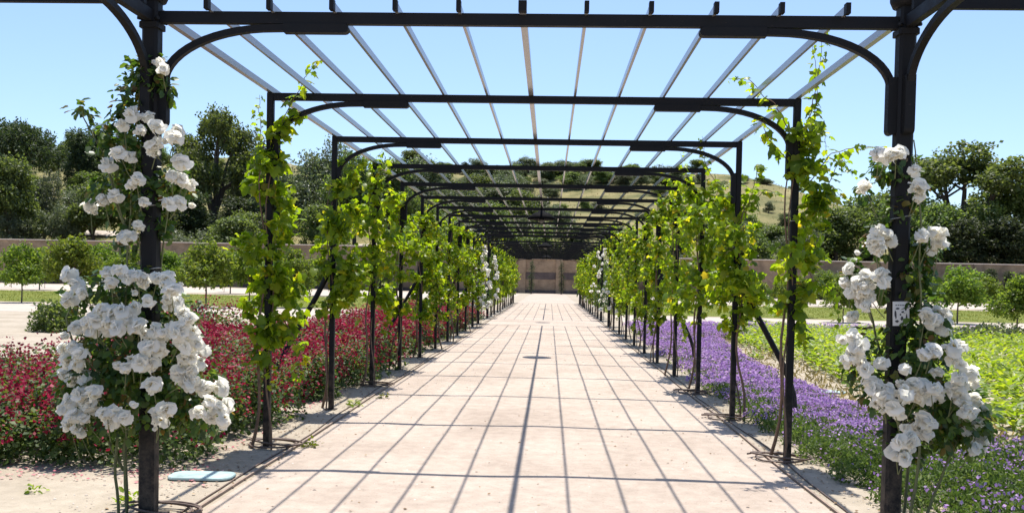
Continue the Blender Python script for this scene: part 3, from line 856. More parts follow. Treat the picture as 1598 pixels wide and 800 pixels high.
# the roses on the posts of the far crossing
for k, (sd_, i) in enumerate([(-1, 11), (-1, 13), (1, 11), (1, 13)]):
    g = np.random.default_rng(70 + k)
    b = (sd_ * W2, yb(i), 0)
    bl = []
    for q in range(70 if sd_ < 0 else 32):
        a = g.uniform(0, 6.28); z = g.uniform(.5, 2.9); r_ = .16 + .28 * math.sin(min(1, max(0, (3.0 - z) / 2.6)) * 2.6)
        d = norm(np.array([math.cos(a), math.sin(a), .35]))
        bl.append(((math.cos(a) * r_, math.sin(a) * r_, z), tuple(d)))
    side = "left" if sd_ < 0 else "right"
    rose_bush(b, bl, [((0, 0, 1.1), (.38, .38, .6), 260), ((0, 0, 2.2), (.26, .26, .8), 200)], [[(.1, .1, 0), (.12, .1, 1), (.05, .08, 2.8)]],
              "white climbing rose on the %s thick %s post of the far pergola crossing" % ("nearer" if i == 11 else "farther", side), 80 + k, 1.35)

# ------------------------------------------------------------------ flower beds
def in_poly(P, poly):
    x, y = P[:, 0], P[:, 1]; ins = np.zeros(len(P), bool); n = len(poly)
    for i in range(n):
        x0, y0 = poly[i]; x1, y1 = poly[(i + 1) % n]
        c = ((y0 > y) != (y1 > y)) & (x < (x1 - x0) * (y - y0) / ((y1 - y0) if y1 != y0 else 1e-9) + x0)
        ins ^= c
    return ins
def pts_in(poly, dens, g):
    p = np.array(poly); lo, hi = p.min(0), p.max(0)
    n = int((hi - lo).prod() * dens)
    q = g.uniform(lo, hi, (n, 2))
    return q[in_poly(q, poly)]
def spaced(q, d):
    keep = []; cell = {}
    for p in q:
        k = (int(p[0] / d), int(p[1] / d)); ok = True
        for a in (-1, 0, 1):
            for b in (-1, 0, 1):
                for r_ in cell.get((k[0] + a, k[1] + b), ()):
                    if (r_[0] - p[0]) ** 2 + (r_[1] - p[1]) ** 2 < d * d: ok = False
        if ok: cell.setdefault(k, []).append(p); keep.append(p)
    return np.array(keep)
def salvia(polys, name, seed, hmul=1.0, redness=1.0):
    g = np.random.default_rng(seed)
    LP, LN, LT, LS, FP, FS = [], [], [], [], [], []
    for poly, near in polys:
        pl = spaced(pts_in(poly, 40, g), .40 if near else .46)
        for (x, y) in pl:
            r = g.uniform(.30, .52); h = g.uniform(.40, .76) * hmul
            nl = 900 if near else 300; k = 1.0 if near else 1.45
            d = rdir(nl, g); d[:, 2] = np.abs(d[:, 2])
            rr = g.uniform(.25, 1, nl) ** .5
            pos = np.array([x, y, 0.03]) + d * rr[:, None] * np.array([r, r, h * .93])
            LP.append(pos); LN.append(norm(d * .4 + np.array([0, 0, .6]) + rdir(nl, g) * .7)); LT.append(norm(d + rdir(nl, g) * .6)); LS.append(g.uniform(.034, .062, nl) * k)
            nf = int((380 if near else 220) * redness * g.uniform(.15, 1.35))
            d = rdir(nf, g); d[:, 2] = np.abs(d[:, 2]) * 1.0 + .22; d = norm(d)
            pos = np.array([x, y, 0.05]) + d * g.uniform(.88, 1.14, nf)[:, None] * np.array([r * 1.05, r * 1.05, h])
            FP.append(pos); FS.append(g.uniform(.020, .036, nf) * k)
    LP = np.concatenate(LP); FP = np.concatenate(FP); FS = np.concatenate(FS)
    A = scatter(QD_V * np.array([.9, 1, 1]), QD_F, LP, frames(np.concatenate(LN), np.concatenate(LT)), np.concatenate(LS)[:, None])
    nf = len(FP)
    B = scatter(QD_V * np.array([1.5, 1, 1]), QD_F, FP, frames(norm(rdir(nf, g) + np.array([0, -.3, .5])), rdir(nf, g)), FS[:, None])
    V, F, mi = join([A, B])
    return tag(obj(name, mesh_np(name, V, F, mats=[M_SALVIA, M_RED], mi=mi)), kind="stuff")
near_bed = [(-2.95, 7.4), (-4.5, 7.15), (-9.6, 7.0), (-9.6, 10.6), (-7.4, 11.0), (-6.0, 12.6), (-5.9, 14), (-2.75, 14)]
far_bed = [(-2.75, 14), (-6.0, 14), (-6.2, 18), (-5.6, 26), (-5.2, 37), (-2.8, 37)]
tag(salvia([(near_bed, True), (far_bed, False)], "red_flower_bed", 91), "crimson flowering salvia bed along the left side of the pergola", "flower bed")
tag(salvia([([(-9.2, 17.6), (-6.9, 17.2), (-6.6, 20.5), (-9.4, 21)], False)], "red_flower_clump", 92, 1.35, .55), "sparser olive green salvia clump behind the crimson bed at left", "flower bed")

def purple_bed(polys, name, seed, label):
    g = np.random.default_rng(seed)
    LP, LS, FP, FS = [], [], [], []
    for poly, near, flw, hh0 in polys:
        pl = spaced(pts_in(poly, 60, g), .2 if near else .26)
        for (x, y) in pl:
            front = 1 - min(1, max(0, (y - 8.2) / 2.6)) * (.55 + .45 * min(1, max(0, (x - 2.9) / .7)) * (1 if y > 9 else 0)) if near else 0.0
            hh = hh0 * (1 + .9 * front)
            r = g.uniform(.18, .28); h = g.uniform(.7, 1.2) * hh
            nl = int(190 + 330 * front) if near else 60; k = 1 if near else 1.5
            d = rdir(nl, g); d[:, 2] = np.abs(d[:, 2])
            pos = np.array([x, y, 0]) + d * (g.uniform(.3, 1, nl) ** .5)[:, None] * np.array([r, r, h])
            LP.append(pos); LS.append(g.uniform(.03, .06, nl) * k)
            fl = flw(x, y) if callable(flw) else flw
            nf = int((230 if near else 110) * fl * g.uniform(.4, 1.3))
            if nf:
                d = rdir(nf, g); d[:, 2] = np.abs(d[:, 2]) + .25; d = norm(d)
                pos = np.array([x, y, 0.01]) + d * g.uniform(.92, 1.15, nf)[:, None] * np.array([r * 1.05, r * 1.05, h * 1.1])
                FP.append(pos); FS.append(g.uniform(.016, .028, nf) * k)
    LP = np.concatenate(LP); LS = np.concatenate(LS); n = len(LP)
    A = scatter(QD_V * np.array([.35, 1, 1]), QD_F, LP, frames(rdir(n, g), norm(np.array([0, 0, .6]) + rdir(n, g) * .9)), LS[:, None])
    FP = np.concatenate(FP); FS = np.concatenate(FS); nf = len(FP)
    B = scatter(QD_V * np.array([1.4, 1, 1]), QD_F, FP, frames(norm(rdir(nf, g) + np.array([0, -.2, .6])), rdir(nf, g)), FS[:, None])
    V, F, mi = join([A, B])
    return tag(obj(name, mesh_np(name, V, F, mats=[M_THYME, M_PURPLE], mi=mi)), label, "flower bed", kind="stuff")
def fl_near(x, y):
    e = (x - 2.75) / 1.4
    v = .25 + .9 * min(1, max(0, (y - 8.6) / 2.2))
    if e < .35: v *= .25 + .6 * min(1, max(0, (y - 9) / 4))
    return max(.06, v * max(.12, min(1.25, .75 + .9 * math.sin(x * 3.1 + y * 1.3) * math.cos(y * 1.9 - x))))
def fl_far(x, y):
    return 1.5 * max(.15, min(1.1, .8 + .7 * math.sin(x * 2.3 + y * .9) * math.cos(y * 1.3 - x * 1.7)))
purple_bed([([(2.95, 4.6), (5.0, 4.6), (4.9, 7.5), (4.2, 10.5), (4.05, 14), (2.72, 14), (2.68, 9)], True, fl_near, .115),
            ([(2.72, 14), (4.05, 14), (4.4, 20), (5.0, 26), (3.0, 26)], False, fl_far, .11), ([(3.0, 26.6), (6.0, 26.6), (8, 31.5), (15.5, 31.5), (15.5, 33.4), (3.2, 33.4)], False, 1.4, .22)],
           "purple_flower_bed", 95, "low purple flowering carpet edging the right side of the path")
# leafy yellow green crop
g = np.random.default_rng(99)
cp = [(5.3, 6.5), (15.5, 6.5), (15.5, 30.3), (5.7, 30.3), (5.4, 26), (5.15, 22), (5.35, 18), (5.1, 15), (5.3, 12), (5.15, 9)]
pl = spaced(pts_in(cp, 26, g), .27)
P, N, T, Sc = [], [], [], []
for (x, y) in pl:
    nl = 36 if y < 18 else 26
    h = g.uniform(.26, .46)
    d = rdir(nl, g); d[:, 2] = np.abs(d[:, 2])
    pos = np.stack([x + d[:, 0] * .10, y + d[:, 1] * .10, g.uniform(.12, 1, nl) * h], 1)
    P.append(pos); T.append(norm(d * np.array([1, 1, .6]) + np.array([0, 0, .55]))); N.append(norm(np.array([0, 0, .8]) - d * .3 + rdir(nl, g) * .35)); Sc.append(g.uniform(.075, .145, nl))
V, F = scatter(OV_V, OV_F, np.concatenate(P), frames(np.concatenate(N), np.concatenate(T)), np.concatenate(Sc)[:, None])
tag(obj("leafy_crop", mesh_np("leafy_crop", V, F, M_CROP)), "bright yellow green leafy crop in the bed behind purple flowers", "crop", kind="stuff")

# grass blades over the lawns (uncountable)
def blades(name, rects, n, hmin, hmax, mat, wdt, seed, zf=None):
    g = np.random.default_rng(seed); P = []
    for (x0, x1, y0, y1), m in zip(rects, n):
        q = g.uniform((x0, y0), (x1, y1), (m, 2)); P.append(q)
    P = np.concatenate(P); m = len(P)
    z = terr(P[:, 0], P[:, 1]) if zf else np.zeros(m)
    pos = np.stack([P[:, 0], P[:, 1], z], 1)
    V, F = scatter(QD_V * np.array([wdt, 1, 1]), QD_F, pos, frames(rdir(m, g) * np.array([1, 1, .2]), norm(np.array([0, 0, 1.]) + rdir(m, g) * .45)), g.uniform(hmin, hmax, m)[:, None])
    return tag(obj(name, mesh_np(name, V, F, mat)), kind="stuff")
blades("lawn_grass", [(-60, -3.4, 46, 71.5), (3.4, 50, 46, 71.5)], [16000, 14000], .03, .08, M_GRASSB, .6, 101)
blades("hill_grass", [(-160, 160, 128, 288)], [9000], .2, .5, M_DRY, .7, 102, True)
# tiny weeds and litter on the sand
g = np.random.default_rng(103)
def litter(name, mat, n, fn, smin, smax, seed, flat=True):
    g = np.random.default_rng(seed); q = fn(g, n); m = len(q)
    pos = np.stack([q[:, 0], q[:, 1], np.where((q[:, 0] > -2.1) & (q[:, 0] < 2.24), path_z(q[:, 0], q[:, 1]) + .005, .012)], 1)
    V, F = scatter(QD_V, QD_F, pos, frames(norm(np.array([0, 0, 1.]) + rdir(m, g) * .35), rdir(m, g) * np.array([1, 1, .1])), g.uniform(smin, smax, m)[:, None])
    return tag(obj(name, mesh_np(name, V, F, mat)), kind="stuff")
litter("fallen_petals", M_PETAL, 1500, lambda g, n: np.concatenate([np.stack([-2.62 - np.abs(g.normal(0, .22, n // 2)), g.uniform(7.0, 22, n // 2)], 1), np.stack([g.uniform(-8, -2.3, n // 2), 6.95 + g.normal(0, .18, n // 2)], 1)]), .018, .036, 104)
litter("dry_leaf_litter", M_LITTER, 3200, lambda g, n: np.concatenate([np.stack([g.uniform(-2.0, 2.2, n // 8), g.uniform(5, 30, n // 8)], 1), np.stack([-2.4 + g.normal(0, .18, n // 2), g.uniform(5, 34, n // 2)], 1), np.stack([2.5 + g.normal(0, .18, n // 2), g.uniform(5, 34, n // 2)], 1)]), .012, .034, 105)

g = np.random.default_rng(107)
n = 5200
q = np.stack([np.where(g.uniform(size=n) < .45, g.uniform(-2.1, 2.2, n), g.choice([-1, 1], n) * (2.5 + np.abs(g.normal(0, .5, n)))), 4.5 + 22 * g.uniform(size=n) ** 1.6], 1)
PB_V = np.array([(1, 0, 0), (.3, .9, 0), (-.8, .5, 0), (-.7, -.6, 0), (.4, -.8, 0), (.1, .05, .7)], float); PB_F = np.array([(0, 1, 5), (1, 2, 5), (2, 3, 5), (3, 4, 5), (4, 0, 5)])
az = g.uniform(0, 6.28, n)
zz = np.where((q[:, 0] > -2.1) & (q[:, 0] < 2.24), path_z(q[:, 0], q[:, 1]) - .001, .002)
V, F = scatter(PB_V, PB_F, np.stack([q[:, 0], q[:, 1], zz], 1), frames(np.tile([0, 0, 1.], (n, 1)), np.stack([np.cos(az), np.sin(az), np.zeros(n)], 1)), g.lognormal(math.log(.0055), .42, n)[:, None])
tag(obj("gravel", mesh_np("gravel", V, F, leaf_mat("pebble", [(0, (.16, .13, .11)), (.5, (.34, .29, .25)), (1, (.55, .50, .45))], 0, rough=.9, spec=.2))), kind="stuff")
def straw(g, n): return np.stack([g.uniform(4.0, 6.0, n), 6 + 25 * g.uniform(size=n) ** 1.3], 1)
g = np.random.default_rng(109); q = straw(g, 5200); n = len(q)
V, F = scatter(QD_V * np.array([.25, 1, 1]), QD_F, np.stack([q[:, 0], q[:, 1], np.zeros(n)], 1), frames(rdir(n, g), norm(np.array([0, 0, .6]) + rdir(n, g) * .8)), g.uniform(.05, .16, n)[:, None])
tag(obj("dry_grass", mesh_np("dry_grass", V, F, M_DRY)), kind="stuff")
# drip hoses lying round the foot of the posts and along the edging
def hose(name, pts, r, label, group):
    mb = MB(); mb.tube(pts, r, 6)
    return tag(mb.build(name, M_HOSE), label, "hose", group)
for sx, nm in ((-2.22, "left"), (2.36, "right")):
    pts = [(sx + .025 * math.sin(y * .9) + .015 * math.sin(y * 2.3), y, .008) for y in np.linspace(1.5, 60, 150)]
    hose("drip_hose", pts, .0065, "brown drip hose lying along the %s edge of the path" % nm, "drip hoses along the path")
for (sd_, i) in ((-1, 0), (1, 1), (-1, 1), (1, 2), (-1, 3), (1, 3)):
    g = np.random.default_rng(130 + i * 2 + sd_)
    cx, cy = sd_ * W2 + sd_ * -.06, yb(i) + .04
    pts = []
    for t in np.linspace(0, 2.3, 44):
        a = t * 2 * math.pi + i; r_ = .20 + .035 * math.sin(a * 1.7)
        pts.append((cx + r_ * 1.25 * math.cos(a), cy + r_ * .8 * math.sin(a), .016 + .014 * t + .03 * max(0, math.sin(a * .8))))
    hose("coiled_hose", pts, .009, "brown drip hose coiled round the foot of the %s post in the %s row" % (ORD[i], "left" if sd_ < 0 else "right"), "coiled drip hoses at post feet")

# valve box lids
def valve(x, y, sx, sy, rz, label):
    root = empty("valve_box", (x, y, 0), rz)
    def slab(z0, z1, sx, sy, r):
        ring = []
        for (qx, qy, a0) in ((1, 1, 0), (-1, 1, 90), (-1, -1, 180), (1, -1, 270)):
            for k in range(5):
                a = R(a0 + k * 22.5); ring.append((qx * (sx / 2 - r) + r * math.cos(a), qy * (sy / 2 - r) + r * math.sin(a)))
        m = len(ring); mb = MB(); bv = .008
        vs = [(a, b, z0) for a, b in ring] + [(a, b, z1 - bv) for a, b in ring] + [(a * .98, b * .97, z1) for a, b in ring]
        fs = [(l * m + k, l * m + (k + 1) % m, (l + 1) * m + (k + 1) % m, (l + 1) * m + k) for l in range(2) for k in range(m)] + [tuple(range(2 * m, 3 * m))]
        mb.add(vs, fs); return mb
    slab(-.02, .008, sx - .05, sy - .05, .08).build("box_body", M_POST, root)
    slab(.008, .026, sx, sy, .09).build("lid", M_VALVE, root)
    tag(root, label, "valve box", "teal irrigation lids")
valve(-2.50, 6.93, .50, .27, R(3), "pale teal irrigation box lid on sand beside left front post")
valve(4.45, 13.8, .55, .32, R(-4), "pale teal irrigation box lid between purple flowers and leafy crop")

# small weeds
def weed(name, x, y, s, mat, n, seed, label):
    g = np.random.default_rng(seed); d = rdir(n, g); d[:, 2] = np.abs(d[:, 2])
    pos = np.array([0, 0, .01]) + d * g.uniform(.1, .8, n)[:, None] * s * np.array([1, 1, .8])
    V, F = scatter(OV_V, OV_F, pos, frames(norm(np.array([0, 0, .7]) + rdir(n, g) * .6), norm(d + np.array([0, 0, .3]))), g.uniform(.25, .5, n)[:, None] * s)
    o = obj(name, mesh_np(name, V, F, mat)); o.location = (x, y, 0)
    tag(o, label, "weed")
p = lambda px, py: (lambda d: (CAM_X + d.x * -CAM_Z / d.z, d.y * -CAM_Z / d.z))(fwd + rgt * ((px - 799) / F_PX) - upv * ((py - 400 - SHIFT) / F_PX))
for k, (px, py, s, m_, n_, lab) in enumerate([(55, 768, .09, M_VINE, 26, "tiny weed alone on the bare sand left of the front post"), (205, 785, .13, M_VINE, 30, "low weed at the foot of the left rose canes"), (552, 634, .13, M_VINE, 40, "small yellow green seedling between the left edging and third post"),
     (1002, 522, .32, M_VINE, 130, "low leafy sapling at the foot of a right row post"), (486, 698, .12, M_GRASSB, 30, "grass tuft on the left path edging near the second post"), (600, 622, .12, M_GRASSB, 30, "grass tuft beside the left path edging past the third post"),
     (1140, 655, .08, M_GRASSB, 20, "grass tuft at the foot of the third right post"), (1180, 560, .25, M_CROP, 60, "stray leafy seedling between purple carpet and crop")]):
    x, y = p(px, py); weed("weed", x, y, s, m_, n_, 140 + k, lab)
def shrub(x, y, r, h, mat, n, seed, label, name="shrub", cat="shrub", size=.10, group=None):
    g = np.random.default_rng(seed); d = rdir(n, g); d[:, 2] = np.abs(d[:, 2])
    lump = 1 + .22 * np.sin(d[:, 0] * 5 + seed) * np.cos(d[:, 1] * 6)
    pos = d * (g.uniform(.2, 1, n) ** .45 * lump)[:, None] * np.array([r, r, h])
    V, F = scatter(QD_V, QD_F, pos, frames(norm(d * .6 + rdir(n, g)), norm(d + np.array([0, 0, .4]) + rdir(n, g) * .5)), g.uniform(.5, 1.2, n)[:, None] * size)
    o = obj(name, mesh_np(name, V, F, mat)); o.location = (x, y, 0)
    tag(o, label, cat, group)
shrub(-13.0, 23.6, .75, .8, M_TREE, 2200, 150, "dark grey green bush alone on sand behind left rose")
shrub(-9.6, 24.5, .7, .8, M_OLIVE, 900, 151, "dark small bush between lawn and the sparser red clump")
for k, (px, py) in enumerate([(1478, 540), (1525, 536), (1556, 530), (1590, 540)]):
    x, y = p(px, py); shrub(x, y, .75, .55, M_OLIVE, 700, 155 + k, ["low round grey green cushion shrub behind the crop, leftmost of four", "second low round cushion shrub from the left behind the crop", "third low round cushion shrub from the left behind the crop", "low round cushion shrub behind the crop at the picture edge"][k], "cushion_shrub", "shrub", .10, "cushion shrubs behind the crop")

# ------------------------------------------------------------------ trees
def tree_meshes(seed, kind):
    """a ten metre tree: tapered trunk with limbs, crown of leaf clumps with gaps"""
    g = np.random.default_rng(seed)
    tr = MB(); lobes = []
    if kind == 'broad':
        tr.tube([(0, 0, -.6), (.08, .05, 1.2), (.0, .1, 2.4), (.15, 0, 3.6)], [.36, .28, .24, .2], 8)
        for k in range(9):
            a = k * 2.4 + g.uniform(-.3, .3); rr = g.uniform(1.5, 3.3); zz = g.uniform(3.6, 8.6)
            rr *= 1.0 if zz < 6.8 else .65
            e = np.array([math.cos(a) * rr, math.sin(a) * rr, zz])
            s = np.array([.1, 0, 2.0 + g.uniform(0, 1.6)]); m = (s + e) / 2 + np.array([0, 0, .5]) + g.normal(0, .25, 3)
            tr.tube([tuple(s), tuple(m), tuple(e)], [.16, .10, .04], 6)
            lobes.append((e, np.array([1.7, 1.7, 1.25]) * g.uniform(.8, 1.2)))
        lobes.append((np.array([0, 0, 8.4]), np.array([1.9, 1.9, 1.5]))); lobes.append((np.array([0, 0, 6.0]), np.array([2.2, 2.2, 1.7])))
        n, size, mat = 10500, .34, M_TREE
    elif kind == 'open':
        tr.tube([(0, 0, -.6), (.05, 0, 1.0), (-.05, 0, 2.0)], [.5, .38, .34], 8)
        for (a, r1, r2, z2) in ((0.3, .8, 2.4, 7.6), (2.2, .9, 2.6, 7.0), (3.6, 1.0, 2.9, 5.6), (5.1, .7, 1.6, 8.4), (1.2, .6, .7, 9.0), (4.4, 1.2, 3.0, 4.4), (6.0, 1.1, 3.2, 5.6)):
            s = np.array([0, 0, 1.7]); m = np.array([math.cos(a) * r1, math.sin(a) * r1, 4.0]); e = np.array([math.cos(a) * r2, math.sin(a) * r2, z2])
            tr.tube([tuple(s), tuple(m), tuple((m + e) / 2 + g.normal(0, .2, 3)), tuple(e)], [.26, .19, .13, .05], 6)
            lobes.append((e, np.array([1.35, 1.35, .95]) * g.uniform(.85, 1.2)))
            for q in range(2):
                e2 = e + np.array([g.normal(0, 1.0), g.normal(0, 1.0), g.uniform(-1.2, .8)])
                tr.tube([tuple((m + e) / 2), tuple(e2)], [.09, .03], 5); lobes.append((e2, np.array([1.0, 1.0, .7]) * g.uniform(.8, 1.2)))
        n, size, mat = 15000, .27, M_TREE
    elif kind == 'olive':
        tr.tube([(0, 0, -.6), (.1, 0, 1.2), (.2, .1, 2.2)], [.4, .3, .24], 7)
        for k in range(11):
            a = k * 2.4; rr = g.uniform(.8, 3.0); zz = g.uniform(2.8, 8.6); rr *= 1 if zz < 6.5 else .7
            e = np.array([math.cos(a) * rr, math.sin(a) * rr, zz]); tr.tube([(.2, .1, 2.0), tuple(e * .5 + np.array([0, 0, 1.2])), tuple(e)], [.14, .09, .03], 5)
            lobes.append((e, np.array([1.5, 1.5, 1.4]) * g.uniform(.8, 1.25)))
        n, size, mat = 10000, .36, M_OLIVE
    elif kind == 'pine':
        tr.tube([(0, 0, -.6), (.2, 0, 3), (.0, .1, 6)], [.42, .34, .26], 8)
        for k in range(16):
            a = k * 2.4; rr = math.sqrt((k + .5) / 16) * 4.4; zz = 9.0 - (rr / 4.4) ** 2 * 2.6 - .5
            e = np.array([math.cos(a) * rr, math.sin(a) * rr, zz]); tr.tube([(0, .1, 5.0), tuple(e * .55 + np.array([0, 0, 2.6])), tuple(e)], [.17, .11, .04], 5)
            lobes.append((e, np.array([1.5, 1.5, 1.0]) * g.uniform(.85, 1.15)))
        n, size, mat = 15000, .36, M_PINE
    elif kind == 'dark':
        tr.tube([(0, 0, -.6), (.1, 0, 4), (0, 0, 8.5)], [.32, .22, .06], 7)
        for k in range(14):
            zz = 1.8 + k * .56; a = k * 2.4; rr = (2.5 - (zz / 10) * 2.0) * g.uniform(.55, 1)
            e = np.array([math.cos(a) * rr, math.sin(a) * rr, zz]); tr.tube([(0, 0, zz - .3), tuple(e)], [.08, .03], 5)
            lobes.append((e, np.array([1.25, 1.25, .95]) * g.uniform(.8, 1.2)))
        lobes.append((np.array([0, 0, 9.2]), np.array([.6, .6, .9])))
        n, size, mat = 9500, .36, M_PINE
    elif kind == 'cypress':
        tr.tube([(0, 0, -.3), (0, 0, 4), (0, 0, 9)], [.16, .12, .03], 6)
        for k in range(18):
            zz = .9 + k * .5; r_ = .62 * (1 - max(0, zz - 6.5) / 4.2) * min(1, zz / 2 + .3)
            lobes.append((np.array([g.normal(0, .08), g.normal(0, .08), zz]), np.array([r_, r_, .7])))
        n, size, mat = 3000, .16, M_PINE
    else:  # young orchard tree, built at four metres
        tr.tube([(0, 0, -.2), (.03, 0, .8), (0, .02, 1.6), (.02, 0, 2.4)], [.055, .045, .04, .03], 7)
        for k in range(12):
            a = k * 2.4; rr = g.uniform(.4, 1.15); zz = g.uniform(1.5, 3.2); rr *= 1 if zz < 2.7 else .65
            e = np.array([math.cos(a) * rr, math.sin(a) * rr, zz]); tr.tube([(0, 0, 1.3 + g.uniform(0, .6)), tuple(e)], [.022, .008], 5)
            lobes.append((e, np.array([.62, .62, .5]) * g.uniform(.75, 1.25)))
        lobes.append((np.array([0, 0, 3.2]), np.array([.6, .6, .55])))
        n, size, mat = 6000, .16, M_YOUNG
    nl = len(lobes)
    vol = np.array([np.prod(r) ** .7 for c, r in lobes]); vol /= vol.sum()
    nc = n // 14
    ci = g.choice(nl, nc, p=vol)
    C = np.array([lobes[k][0] for k in ci]); Rr = np.array([lobes[k][1] for k in ci])
    d = rdir(nc, g)
    cc = C + d * (g.uniform(.25, 1.0, nc) ** .5 * np.where(g.uniform(size=nc) < .2, g.uniform(1.1, 1.5, nc), 1.0))[:, None] * Rr
    sub = np.repeat(cc, 14, 0) + g.normal(0, 1, (nc * 14, 3)) * np.repeat(Rr, 14, 0) * .17
    dd = np.repeat(d, 14, 0)
    m = len(sub)
    nr = norm(dd * .45 + np.array([0, 0, .35]) + rdir(m, g) * .8)
    wd = {'pine': .45, 'dark': .45, 'cypress': .5, 'olive': .5}.get(kind, .75)
    V, F = scatter(QD_V * np.array([wd, 1, 1]), QD_F, sub, frames(nr, norm(dd + rdir(m, g) * .9 + np.array([0, 0, -.2 if kind != 'cypress' else 1.5]))), g.uniform(.6, 1.3, m)[:, None] * size)
    return tr.mesh("trunk", M_BARK if kind in ('young', 'olive') else M_BARKD), mesh_np("crown", V, F, mat)
TM = {}
for kind, nvar in (('broad', 3), ('open', 2), ('olive', 2), ('pine', 2), ('dark', 3), ('cypress', 1), ('young', 3)):
    TM[kind] = [tree_meshes(200 + len(TM) * 10 + q, kind) for q in range(nvar)]
NAT_W = dict(broad=8.0, open=8.0, olive=7.6, pine=11.0, dark=5.6, cypress=1.3, young=3.2)
NAT_H = dict(broad=10.0, open=10.2, olive=10.0, pine=10.0, dark=10.2, cypress=10.0, young=3.9)
cnt = {k: 0 for k in TM}
NAME = dict(broad="broadleaf_tree", open="broadleaf_tree", olive="olive_tree", pine="umbrella_pine", dark="conifer_tree", cypress="cypress_tree", young="young_tree")
def tree(kind, cx, ytop, wpx, Y, label, group=None, sink=0.0):
    t = at(cx, ytop, Y)
    z = tz(t.x, Y)
    h = max(1.5, t.z - z); wm = wpx / F_PX * Y
    root = empty(NAME[kind], (t.x, Y, z - sink), float(rng.uniform(0, 6.28)))
    root.scale = (wm / NAT_W[kind], wm / NAT_W[kind], h / NAT_H[kind])
    m = TM[kind][cnt[kind] % len(TM[kind])]; cnt[kind] += 1
    obj("trunk", m[0], root); obj("crown", m[1], root)
    tag(root, label, "tree", group)
    return root
# young trees on the near side of the lawn
yt = [(34, 376, 74, 44.3, "small round young tree at the left edge of the lawn"), (118, 362, 96, 42.5, "widest round young tree behind the left rose"), (205, 385, 70, 45, "young tree half hidden by the left front post"), (322, 372, 92, 42.8, "round young tree between left front post and second post"), (390, 380, 72, 45.9, "young tree behind the second left post"), (462, 385, 70, 45.5, "young tree behind the third left post"),
      (1497, 412, 84, 43.3, "round young tree on lawn right of the right front post"), (1590, 424, 84, 32.7, "young tree at the right edge of the picture beside the crop"), (1318, 425, 66, 41.7, "young tree left of the right front post"), (1168, 425, 60, 41.5, "young tree behind the third right post"), (1245, 425, 60, 47, "slim young tree behind the second right post")]
for (cx, yt_, wp, Y, lab) in yt: tree('young', cx, yt_, wp, Y, lab, "young trees along the lawn")
for k, (cx, yt_, wp, Y) in enumerate([(62, 384, 62, 76), (160, 376, 74, 74), (262, 388, 60, 75), (360, 390, 64, 77), (430, 394, 60, 74), (500, 398, 56, 76), (1290, 424, 46, 75), (1378, 426, 50, 77), (1450, 428, 46, 74), (1545, 430, 50, 76)]):
    tree('young', cx, yt_, wp, Y, "bushy second row young tree on the %s" % ["far left of lawn", "far side of lawn behind left rose", "lawn beside the left front post", "lawn between first two left posts", "lawn behind second left post", "lawn behind third left post", "lawn left of right front post", "lawn just left of the right front post", "lawn just right of the right front post", "lawn near the right picture edge"][k], "second row of young trees")
# small far saplings along the far path
for k, cx in enumerate((18, 70, 350, 425)):
    tree('young', cx, 414, 26, 84, ["small sapling by the far path at the left picture edge", "small sapling by the far path behind the left rose", "small far sapling seen between left posts one and two", "small far sapling seen past the second left post"][k], "saplings along the far path")
for k, cx in enumerate((1215, 1262)):
    tree('young', cx, 436, 26, 84, ["small sapling by the far path between right posts", "small sapling by far path left of the right front post"][k], "saplings along the far path")
# hillside on the left
LEFT = "trees on the hillside at left"
hl = [('pine', 20, 178, 150, 175, "huge dark umbrella pine dome at the far left skyline"), ('broad', 12, 246, 105, 140, "rounded green tree below the big pine at far left"), ('olive', 70, 268, 60, 150, "grey green tree right of the tree under the pine"),
      ('dark', 128, 205, 62, 192, "dark conifer left of the left rose top"), ('dark', 158, 196, 60, 198, "tallest dark conifer behind the left rose"), ('dark', 200, 205, 76, 186, "dark conifer just left of the left front post"), ('cypress', 92, 235, 10, 200, "slim small cypress spike on the left skyline"), ('cypress', 106, 228, 9, 205, "second slim cypress spike on the left skyline"),
      ('broad', 145, 285, 84, 144, "bushy green tree low behind left rose flowers"), ('broad', 200, 268, 92, 150, "green tree on slope behind the left front post"), ('olive', 100, 300, 60, 143, "low olive shrub tree on the left slope"), ('broad', 248, 290, 70, 142, "green tree just right of the left front post"),
      ('open', 335, 163, 118, 160, "tall dark tree with forked trunk between the first two left posts"), ('dark', 290, 215, 60, 175, "dark conifer at left of the tall forked tree"), ('olive', 395, 212, 96, 168, "grey green tree right of the tall forked tree"), ('olive', 450, 206, 112, 152, "large grey green tree behind second left post"), ('olive', 505, 222, 90, 158, "grey green tree behind the third left post"),
      ('broad', 555, 235, 92, 150, "green tree behind the fourth left post"), ('broad', 610, 248, 88, 155, "green tree behind the fifth left post"), ('dark', 300, 300, 70, 148, "low dark tree under the forked tree at its left"), ('dark', 372, 305, 74, 146, "low dark tree under the forked tree at its right"), ('olive', 425, 318, 70, 140, "low grey tree over the left wall"), ('broad', 500, 320, 80, 139, "low green tree over the left wall behind vines"),
      ('olive', 655, 250, 110, 176, "grey green tree on slope above left vines"), ('olive', 705, 268, 92, 168, "olive green tree on slope left of the path line"), ('broad', 745, 272, 76, 196, "green tree high on the slope left of centre"), ('olive', 785, 282, 78, 182, "olive tree on slope seen through the rafters"), ('broad', 815, 296, 60, 168, "green tree on slope just left of the centre rafter"),
      ('broad', 770, 318, 80, 146, "broad low tree above the brick wall left of centre"), ('olive', 690, 318, 90, 141, "low grey tree behind the left vine row"), ('broad', 845, 352, 66, 138, "low tree directly above the brick wall centre"), ('dark', 900, 352, 70, 136, "dark low tree above the wall right of centre"), ('broad', 955, 350, 70, 138, "low green tree above the wall behind right vines")]
for (k, cx, yt_, wp, Y, lab) in hl: tree(k, cx, yt_, wp, Y, lab, LEFT if cx < 640 else "trees on the slope above the brick wall")
